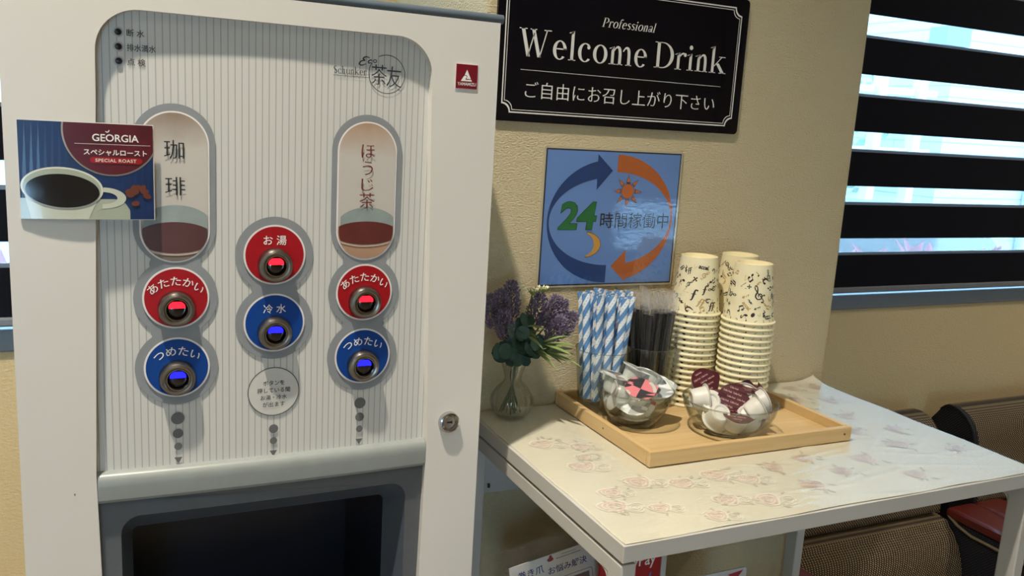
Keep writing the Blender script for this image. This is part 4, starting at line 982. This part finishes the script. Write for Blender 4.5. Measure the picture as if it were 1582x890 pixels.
CRM = [
 ((-0.0300, 0.0020, 0.0420), (.97, .1, .12), (0, -.2, 1), 'white ribbed creamer lying sideways at the left rim of the wide bowl'),
 ((-0.0240, 0.0060, 0.0330), (.15, .85, -.45), (.6, .1, .8), 'creamer turned bottom-out just left of the large maroon lid'),
 ((-0.0281, 0.0262, 0.0560), (.15, -.72, .62), (.75, .2, .5), 'maroon-lidded creamer leaning at the back left of the wide bowl'),
 ((0.0010, -0.0060, 0.0460), (-.12, -.86, .48), (.9, -.1, -.3), 'creamer facing out with the large maroon lid in the bowl centre'),
 ((0.0270, 0.0200, 0.0520), (.05, -.1, 1), (.9, -.3, .05), 'creamer standing upright with its maroon lid at the back right'),
 ((0.0345, -0.0130, 0.0390), (.80, .15, .45), (.1, .2, 1), 'ribbed creamer tipped to the right in front of the wide bowl centre'),
 ((0.0443, 0.0058, 0.0417), (.85, .2, .3), (0, .3, 1), 'ribbed creamer tipped against the right rim of the wide bowl'),
 ((0.0304, 0.0304, 0.0417), (.5, .6, .4), (0, -.2, 1), 'creamer lying at the back right under the upright one'),
 ((-0.0183, -0.0113, 0.0207), (-.1, .75, -.65), (1, 0, 0), 'creamer with its round base showing low at the front left'),
 ((0.0040, -0.0240, 0.0300), (.1, -.25, .95), (1, 0, 0), 'ribbed creamer upright behind the front glass of the wide bowl'),
 ((-0.0030, 0.0026, 0.0276), (.3, .2, .9), (0, 1, 0), 'creamer buried in the middle of the wide bowl'),
 ((0.0204, -0.0075, 0.0202), (.2, .7, -.6), (1, 0, 0), 'creamer lying low at the front right of the wide bowl'),
 ((-0.0038, 0.0349, 0.0331), (0, .6, .7), (1, 0, 0), 'creamer lying at the back of the wide bowl by the cups'),
]
for off, n, tab, lab in CRM: pot(BR, off, n, tab, 'cream', lab)
SYR = [
 ((-0.0230, 0.0100, 0.0600), (.26, .05, 1), (-1, 0, -.2), 'grey', 'milky pot upright at the back left of the small bowl'),
 ((0.0030, 0.0200, 0.0680), (.38, .10, .92), (1, 0, -.35), 'silver', 'milky pot standing highest at the back of the small bowl'),
 ((-0.0319, -0.0061, 0.0401), (-.93, -.32, .12), (0, -.2, 1), 'grey', 'milky pot on its side showing a grey checked lid at the left'),
 ((.0040, -.0130, .0520), (.04, -.42, .90), (1, .1, 0), 'pink', 'milky pot with the pink and black checked lid on top'),
 ((.0300, .0075, .0500), (.12, -.50, .86), (1, .2, .3), 'silver', 'pot with a silver and white foil lid at the right rim'),
 ((-0.0019, -0.0104, 0.0327), (-.1, -.6, .75), (-1, 0, 0), 'silver', 'milky pot low behind the front glass of the small bowl'),
 ((0.0104, -0.0016, 0.0336), (.35, -.85, .3), (0, 0, -1), 'rose', 'pot with a dusty red checked lid low at the right'),
 ((0.0193, 0.0227, 0.0589), (.4, .5, .75), (1, .2, .2), 'grey', 'pot tipped away at the back right of the small bowl'),
 ((.0000, .0000, .0110), (0, 0, -1), (.3, 1, 0), 'silver', 'milky pot upside down at the bottom of the small bowl'),
]
for off, n, tab, lid, lab in SYR: pot(BL, off, n, tab, 'syrup', lab, lid)

# ================================================================== VASE AND ARTIFICIAL FLOWERS
VC = Vector((.4660, .9630, TZ+.0014))
vase = obj('bud_vase', MB().lathe([(0, .0003), (.0150, .0003), (.0185, .002), (.0245, .010), (.0275, .020), (.0265, .029), (.0205, .039), (.0125, .047), (.0105, .052), (.0120, .060), (.0165, .0735), (.0160, .0738), (.0112, .060), (.0097, .052), (.0117, .047), (.0196, .0385), (.0256, .029), (.0265, .020), (.0236, .0105), (.0180, .0030), (0, .0020)], 112, wob=lambda a, z: 1+.034*math.cos(a*14)*min(1, z/.008)), M_vase, smooth=60)
vase.location = VC; tag(vase, 'ribbed round clear glass bud vase between the machine and the tray', 'vase')
M_lav = simple('lavender', '776B84', .7, noise=(300, .3)); M_stem = simple('stem_green', '4E5E3E', .6); M_euc = simple('eucalyptus_leaf', '3F5A4E', .55, noise=(80, .12))
M_nar = simple('narrow_leaf', '7D9058', .5, noise=(60, .15)); M_bud = simple('bud_white', 'E6E2BC', .5); M_budg = simple('bud_green', '7F9250', .5)
def leaf_mb(mb, base, d, up, L, wd, bend, rnd_=False, n=8):
    d = Vector(d).normalized(); up = Vector(up); s = d.cross(up).normalized(); nrm = s.cross(d).normalized(); base = Vector(base)
    def fn(a, b):
        t = a; w_ = wd*(math.sqrt(max(0, 1-(2*t-1)**2)) if rnd_ else math.sin(PI*min(1, t*.96+.02))**.8)
        c = base+d*(L*t)-Vector((0, 0, 1))*(bend*t*t)+nrm*(.0)
        return c+s*(w_*(b-.5)*2)+nrm*(abs(b-.5)*wd*.35)
    mb.grid(fn, n, 4); mb.grid(lambda a, b: fn(a, b)-nrm*.0003, n, 4); return mb
def stem_pts(tip, foot, waist=.45):
    top = VC+Vector((0, 0, .054)); f = VC+Vector((foot[0], foot[1], .008)); tip = Vector(tip)
    w_ = top+Vector((foot[0]*-.25, foot[1]*-.25, 0)); r_ = VC+Vector(((tip-VC).x*.16, (tip-VC).y*.16, .076))
    return [Vector(p) for p in spline([tuple(f), tuple(w_), tuple(r_), tuple(r_.lerp(tip, .55)+Vector((0, 0, .004))), tuple(tip)], 5)]
frn = random.Random(2)
_fk = [0]
def foot(): _fk[0] += 1; a = _fk[0]*2.4; q = .006+.012*((_fk[0]*7) % 10)/10; return (q*math.cos(a), q*math.sin(a))
def lavender(tip, L, label):
    pts = stem_pts(tip, foot()); r = thing('lavender_sprig', label, 'flower', tuple(pts[0]), 'lavender sprigs in the vase')
    obj('stem', MB().tube(pts, .0010, 6), M_stem, r)
    ax = (Vector(tip)-pts[-4]).normalized()+Vector((0, 0, .8)); ax.normalize(); b0 = Vector(tip)-ax*L*.55; mb = MB()
    for k in range(260):
        t = k/260; a = k*2.4; sd = ax.orthogonal().normalized(); sd2 = ax.cross(sd); rad = sd*math.cos(a)+sd2*math.sin(a)
        rr = .0105*math.sin(PI*min(1, .15+t*.82))**.7; p = b0+ax*(L*t)+rad*rr*frn.uniform(.35, 1); dd = (rad*.9+ax*.8+Vector((frn.uniform(-.3, .3), frn.uniform(-.3, .3), 0))).normalized()
        l_, w_ = frn.uniform(.0045, .007), .0013; u = dd.orthogonal().normalized()*w_; v = dd.cross(u).normalized()*w_
        mb.add([p, p+dd*l_*.6+u, p+dd*l_*.6+v, p+dd*l_*.6-u, p+dd*l_*.6-v, p+dd*l_], [(0, 1, 2), (0, 2, 3), (0, 3, 4), (0, 4, 1), (5, 2, 1), (5, 3, 2), (5, 4, 3), (5, 1, 4)])
    o = obj('florets', mb, M_lav, r, fixn=False); o['kind'] = 'stuff'
lavender((.4530, .955, .8600), .046, 'purple lavender sprig rising highest at the left of the vase')
lavender((.4380, .950, .8520), .044, 'purple lavender sprig second from the machine side of the vase')
lavender((.4230, .945, .8480), .044, 'purple lavender sprig nearest the machine')
lavender((.4360, .935, .8330), .040, 'purple lavender sprig low at the front left of the vase')
lavender((.4900, .955, .8450), .044, 'purple lavender sprig right of the white buds')
lavender((.5050, .945, .8440), .044, 'purple lavender sprig in the middle of the right-hand cluster')
lavender((.5180, .950, .8400), .040, 'purple lavender sprig leaning towards the blue straws')
lavender((.5050, .930, .8230), .040, 'purple lavender sprig low at the front of the right-hand cluster')
lavender((.5270, .940, .8280), .034, 'small purple lavender sprig touching the blue straws')
def euca(tip, n, label, sc=1.0, seed=0):
    q = random.Random(seed); pts = stem_pts(tip, foot()); r = thing('eucalyptus_sprig', label, 'foliage', tuple(pts[0]), 'eucalyptus sprigs in the vase')
    obj('stem', MB().tube(pts, .0009, 6), M_stem, r)
    for k in range(n):
        t = .58+.42*k/(n-1); p = pts[min(len(pts)-1, int(t*(len(pts)-1)))]; a = k*2.2+q.uniform(-.3, .3)
        d = Vector((math.cos(a), math.sin(a)*.7-.35, q.uniform(-.3, .7))); up = Vector((q.uniform(-.3, .3), -.9, .5))
        obj('leaf', leaf_mb(MB(), p, d, up, .0185*sc*q.uniform(.85, 1.15), .0092*sc, .002, True), M_euc, r, smooth=180, fixn=False)
euca((.4270, .925, .8000), 12, 'round-leaved eucalyptus sprig drooping at the machine side', 1.1, 1)
euca((.4500, .930, .8250), 12, 'round-leaved eucalyptus sprig at the front middle of the bouquet', 1, 2)
euca((.4700, .940, .8360), 11, 'round-leaved eucalyptus sprig standing up behind the others', 1, 3)
euca((.4800, .925, .8080), 11, 'round-leaved eucalyptus sprig at the front right of the bouquet', .9, 4)
def narrow(tip, n, label, seed):
    q = random.Random(seed); pts = stem_pts(tip, foot()); r = thing('narrow_leaf_spray', label, 'foliage', tuple(pts[0]), 'narrow-leaved sprays in the vase')
    obj('stem', MB().tube(pts, .0010, 6), M_stem, r)
    for k in range(n):
        t = .6+.4*k/(n-1); p = pts[min(len(pts)-1, int(t*(len(pts)-1)))]; a = -.35+q.uniform(-1.0, 1.0)
        d = Vector((math.cos(a)*1.0, math.sin(a)*.6-.2, q.uniform(-.1, .8)))
        obj('leaf', leaf_mb(MB(), p, d, Vector((0, -.5, 1)), q.uniform(.034, .056), .0028, q.uniform(.006, .018)), M_nar, r, smooth=180, fixn=False)
narrow((.4950, .930, .7960), 11, 'pale green narrow-leaved spray arching right over the tray corner', 5)
narrow((.4850, .925, .8080), 9, 'green narrow-leaved spray at the front of the bouquet', 6)
narrow((.4620, .940, .8250), 7, 'green narrow-leaved spray in the middle of the bouquet', 8)
def buds(tip, label, seed):
    q = random.Random(seed); pts = stem_pts(tip, foot()); r = thing('bud_sprig', label, 'flower', tuple(pts[0]), 'white bud sprigs in the vase')
    obj('stem', MB().tube(pts, .0007, 6), M_stem, r)
    for k in range(9):
        a = k*2.4; d = Vector((math.cos(a)*.8, math.sin(a)*.8, 1)).normalized(); p = Vector(tip)-Vector((0, 0, .004)); e = p+d*.010
        b = obj('bud', MB().tube([p, p+d*.006, p+d*.009, e], [.0006, .0013, .0013, .0003], 6), M_budg, r)
        obj('petal_tip', MB().tube([e-d*.002, e, e+d*.0022], [.0012, .0013, .0003], 6), M_bud, b)
buds((.4800, .950, .8680), 'small white bud sprig at the top middle of the bouquet', 1)
buds((.4950, .952, .8700), 'small white bud sprig just left of the right-hand lavender', 2)

# ================================================================== LEAFLETS ON THE SHELF UNDER THE TABLE
def framed(name, label, cat, x, y, z, th):
    r = thing(name, label, cat, (x, y, z), rot=(0, -th, 0)); ROOT[r.name] = (0, 0, 0); return r
SHZ = .3605
pk = framed('product_packet', 'clear plastic packet with a printed nail care card under the table', 'packet', .4560, .872, SHZ+.0002, math.radians(9.5))
lm = lambda x, z, l=0.0: (x, -l, z)
PW, PH = .135, .208
mb = MB(); mb.grid(lambda a, b: (PW*a, -.004*math.sin(PI*a)*math.sin(PI*b)-.003, PH*b), 12, 12); mb.grid(lambda a, b: (PW*a, .004*math.sin(PI*a)*math.sin(PI*b)+.003, PH*b), 12, 12)
obj('plastic_bag', mb, M_film, pk, smooth=180)
cd = obj('printed_card', MB().box(.006, PW-.006, -.0012, 0, .004, PH-.026), simple('leaflet_white', 'D5D4D0', .5), pk)
lmc = lambda x, z, l=0.0: (x, -.0014-l, z)
M_navy = simple('ink_navy', '1E3A7A', .5)
LT = PH-.026
dec('lettering', [fitw(text2d('巻き爪', .014), .016, .052, LT-.020)], M_navy, 0, cd, lmc)
dec('lettering', [fitw(text2d('うおのめ', .006), .019, .052, LT-.0325)], M_navy, 0, cd, lmc)
dec('lettering', [fitw(text2d('お悩み解決', .012), .058, .113, LT-.0265)], M_navy, 0, cd, lmc)
dec('logo_mark', [sh_ell(.062, LT-.0065, .0045, .0028, 14, 1), sh_ell(.0625, LT-.0035, .0022, .003, 12, 1)], simple('logo_red', '9A2A3A', .5), 0, cd, lmc)
dec('rule_lines', [sh_rect(.070, LT-.0085, .105, LT-.0076), sh_rect(.078, LT-.0045, .098, LT-.0039)], M_dotgrey, 0, cd, lmc)
fr_o = rrect(.048, .120, .02, LT-.036, .004); fr_i = rrect(.0486, .1194, .0206, LT-.0366, .0036)
dec('picture_frame', [sh_holes([fr_o, fr_i])], M_ink, 0, cd, lmc)
for x in (.052, .086):
    q = dec('picture', [sh_rect(x, .03, x+.029, LT-.0405)], simple('photo_grey', '6C6460', .5), 0, cd, lmc)
    dec('toe', [sh_ell(x+.015, LT-.052, .010, .009, 20, 2)], simple('photo_pink', '8E5A54', .5), .0002, q, lmc)
obj('magenta_strip', MB().box(PW-.0055, PW-.0005, -.0012, 0, .004, LT-.004), simple('strip_magenta', '8E2350', .5), pk)
pp_ = framed('payment_placard', 'red payment placard with white lettering behind the front table leg', 'placard', .545, .842, SHZ, 0)
bevel(obj('board', MB().box(0, .0905, 0, .006, 0, .235), simple('placard_red', 'A9121F', .4), pp_), .001)
obj('side_post', MB().box(.0907, .0985, -.001, .007, 0, .235), M_whiteD, pp_)
lmp = lambda x, z, l=0.0: (x, -.0003-l, z)
dec('lettering', [fit(text2d('PayPay', .012), .030, .082, .164, .186)], M_txtw, 0, pp_, lmp)
dec('lettering', [fit(serif('c'), .052, .066, .130, .150, .3), sh_stroke([(.068, .128, .002), (.074, .150, .003), (.076, .158, .002)])], simple('placard_blue', '5B7FB0', .5), 0, pp_, lmp)
wc = framed('white_leaflet', 'white leaflet with a red triangle in its corner under the table', 'leaflet', .655, .842, SHZ, 0)
bevel(obj('sheet', MB().prism([rrect(0, .125, 0, .1372, .004)], lm, 0, -.0015), simple('leaflet_pale', 'D9D6D6', .45), wc), .0003)
dec('red_triangle', [sh_poly([(.093, .131), (.119, .134), (.108, .121)])], simple('tri_red', 'B02638', .5), .0003, wc, lm)
dec('dark_pill', [rowshape(.104, .1150, .1215, lambda z: .012+stadium(z, .11825, .11825, .00325), n=10)], simple('pill_maroon', '5E2030', .5), .0003, wc, lm)
dec('lettering', [fit(text2d('お得', .02), .050, .078, .110, .122)], simple('tri_red', 'B02638', .5), .0003, wc, lm)

# ================================================================== ARMCHAIRS BY THE WINDOW WALL
M_wv = weave('brown_weave', '3B2F24', 'B39A70', .0068); M_wvd = weave('black_weave', '0C0D12', '34363C', .0068); M_leather = simple('red_leather', '64221A', .34, coat=.2, noise=(40, .08)); M_pipe = simple('piping_beige', '8A7A58', .7); M_pipek = simple('piping_black', '08090C', .6)
def armchair(x0, x1, a0, a1, label, sides=True):
    """back between x0..x1, arms of width .086 with inner faces at a0 and a1"""
    r = thing('armchair', label, 'armchair', ((x0+x1)/2, 1.05, FLOOR), 'woven armchairs with red arm pads')
    up = [(1.325, .27), (1.330, .38), (1.318, .478), (1.300, .492), (1.272, .490), (1.246, .474), (1.228, .446), (1.216, .40), (1.206, .34), (1.202, .284)]
    lo_ = [(1.325, .10), (1.325, .262), (1.206, .276), (1.180, .262), (1.156, .236), (1.140, .20), (1.130, .155), (1.128, .10)]
    ex = lambda poly, xa, xb: MB().prism([poly], lambda y, z, l: (l, y, z), xa, xb)
    bevel(obj('upper_back', ex(spline(up, 3), x0+.012, x1-.012), M_wv, r, smooth=40), .012, 3, 50)
    bevel(obj('lower_back', ex(spline(lo_, 3), x0+.012, x1-.004), M_wv, r, smooth=40), .012, 3, 50)
    for xa, xb in ((x0-.006, x0+.0115), (x1-.0115, x1+.006)) if sides else ():
        top = spline(up[2:], 4); sp = [(1.335, .05), (1.340, .30), (1.336, .45)]+[(y-.002, z) for y, z in top]+[(1.150, .24), (1.13, .16), (1.128, .05)]
        bevel(obj('side_panel', ex(sp, xa, xb), M_wvd, r), .004, 3)
        x = xa+.0015 if xa < x0 else xb-.0015
        obj('piping', MB().tube([(x, y-.003, z+.001) for y, z in top], .0032, 8), M_pipek, r)
    for xa, xb, inner in ((a0-.086, a0, a0), (a1, a1+.086, a1)):
        bevel(obj('arm_pad', MB().box(xa, xb, .70, 1.199, .276, .300), M_leather, r), .009, 3, 30)
        bevel(obj('arm_side', MB().box(xa+.004, xb-.004, .71, 1.198, FLOOR+.05, .2755), M_wvd, r), .006)
        s = 1 if inner == a0 else -1
        obj('piping', MB().tube([(inner-s*.003, 1.19, .282), (inner-s*.002, 1.165, .270), (inner-s*.001, 1.13, .262), (inner-s*.001, 1.0, .2605), (inner-s*.001, .72, .2605)], .0032, 8), M_pipe, r)
    bevel(obj('seat_cushion', MB().box(a0+.002, a1-.002, .70, 1.128, .03, .10), M_leather, r), .02, 3)
    obj('seat_base', MB().box(a0+.004, a1-.004, .73, 1.30, FLOOR+.05, .029), M_wvd, r)
    for x in (a0+.03, a1-.03):
        for y in (.76, 1.26): obj('foot', MB().lathe([(0, 0), (.015, 0), (.02, .049), (0, .049)], 12, (x, y, FLOOR)), M_pipek, r)
armchair(1.095, 1.658, 1.150, 1.657, 'brown woven armchair with red arm pads directly behind the side table', False)
armchair(1.752, 2.500, 1.832, 2.420, 'brown woven armchair at the right edge with black woven side')

# ================================================================== OUTSIDE THE WINDOWS
M_gnd = simple('asphalt', '86888A', .9); M_sid = simple('siding_white', 'C6CED2', .6)
struct('ground', MB().box(-14, 20, 1.75, 30, -.75, -.55), M_gnd)
def siding():
    t = NT('house_siding'); s = t.sep(t.coord()); f = t.math('FRACT', t.math('DIVIDE', t.math('ADD', s[2], 5), .09))
    t.base(t.mix(t.math('LESS_THAN', f, .12), lin('B4C2C6'), lin('7E9096'))); t.b.inputs['Roughness'].default_value = .6; return t.m
hs = thing('neighbour_house', 'pale sided house across the street seen through the right blind', 'house', (9, 6.2, -.55))
obj('wall', MB().box(6.15, 14, 5.0, 9, -.55, 5), siding(), hs); obj('downpipe', MB().tube([(7.25, 4.96, -.5), (7.25, 4.96, 4.8)], .035, 10), simple('pipe_grey', '9AA6AA', .5), hs)
obj('wall_vent', MB().box(5.86, 6.13, 4.86, 5.02, 1.85, 1.99), simple('vent_grey', '5E7280', .5), hs)
fn_ = thing('garden_fence', 'white posts of a garden fence in front of the hedge outside', 'fence', (4.6, 4.9, -.55))
for k in range(9): obj('post', MB().rbox(2.3+k*.42, 2.38+k*.42, 4.86, 4.94, -.55, 1.62+(.3 if k % 3 == 0 else 0), .006), M_sid, fn_)
for z in (.4, 1.0, 1.45): obj('rail', MB().box(2.3, 5.9, 4.90, 4.93, z, z+.05), M_sid, fn_)
hd = thing('hedge', 'green leafy hedge behind the garden fence outside', 'hedge', (4, 5.6, -.55)); mb = MB(); hr_ = random.Random(7)
for k in range(2600):
    p = Vector((hr_.uniform(1.2, 6.0), hr_.uniform(5.3, 6.1), hr_.uniform(-.5, 1.75))); d = Vector((hr_.uniform(-1, 1), hr_.uniform(-1, 1), hr_.uniform(-1, 1))).normalized()*.09; u = d.orthogonal()*.45
    mb.add([p, p+d*.5+u, p+d, p+d*.5-u], [(0, 1, 2, 3)])
o = obj('leaves', mb, simple('hedge_green', '5F8B58', .7, noise=(5, .4)), hd, fixn=False); o['kind'] = 'stuff'
car = thing('parked_car', 'pale blue parked car outside beyond the red plants', 'car', (3.6, 3.7, -.55))
bd_ = [(-1.6, .25), (1.9, .25), (1.95, .62), (1.75, .80), (1.05, .88), (.45, 1.33), (-.75, 1.38), (-1.35, 1.0), (-1.62, .9)]
bevel(obj('body', MB().prism([bd_], lambda x, z, l: (3.6+x, 3.0+l, -.55+z), 0, 1.5), simple('car_paint', '9DB4C6', .25, coat=.8), car), .05, 3)
gl_ = [(-.70, .92), (.90, .90), (.42, 1.27), (-.66, 1.31)]
obj('side_glass', MB().prism([gl_], lambda x, z, l: (3.6+x, 2.985+l, -.55+z), 0, .012), simple('car_glass', '33404A', .08, coat=1), car)
for x in (-.95, 1.2): obj('wheel', MB().lathe([(0, .0), (.18, .0), (.30, .02), (.31, .16), (0, .16)], 28, (3.6+x, 3.14, -.24), axis='y'), simple('tyre', '1A1B1D', .8), car, smooth=40)
pln = thing('window_planter', 'long grey planter on a stand outside under the windows', 'planter', (1.9, 1.98, -.55))
obj('trough', MB().box(.9, 4.0, 1.88, 2.08, .28, .48), simple('planter_grey', '8C9498', .7), pln)
for x in (1.0, 2.4, 3.8): obj('stand', MB().box(x, x+.06, 1.90, 2.06, -.55, .28), M_alu, pln)
def redplant(x, y, n, seed, lab, hgt=.36):
    q = random.Random(seed); r = thing('red_leaf_plant', lab, 'plant', (x, y, .46), 'red-leaved plants outside the window')
    obj('stem', MB().tube([(x, y, .46), (x, y, .60)], .006, 6), M_stem, r)
    for k in range(n):
        a = k*2.4; d = Vector((math.cos(a)*.7, math.sin(a)*.45, q.uniform(.7, 1.5))); obj('leaf', leaf_mb(MB(), (x, y, .55+q.uniform(0, .06)), d, Vector((0, -.6, .8)), hgt*q.uniform(.55, .85), .022, .03), simple('red_leaf', 'C25A6C', .5, noise=(30, .3)), r, smooth=180, fixn=False)
for k, (x, lab) in enumerate(((2.10, 'red-leaved plant outside, beside the pillar'), (2.30, 'red-leaved plant outside, second from the pillar'), (2.45, 'red-leaved plant outside, third from the pillar'), (2.68, 'red-leaved plant outside, farthest right'))):
    redplant(x, 1.98, 10, k+1, lab, .30 if k < 3 else .26)
pln2 = thing('window_planter', 'grey planter on a stand outside left of the drink machine', 'planter', (-.6, 1.98, -.55))
obj('trough', MB().box(-1.4, .3, 1.88, 2.08, .28, .48), MATS['planter_grey'], pln2)
for x in (-1.3, .2): obj('stand', MB().box(x, x+.06, 1.90, 2.06, -.55, .28), M_alu, pln2)
redplant(-.2, 1.98, 12, 11, 'red-leaved plant outside, left of the drink machine', .36)
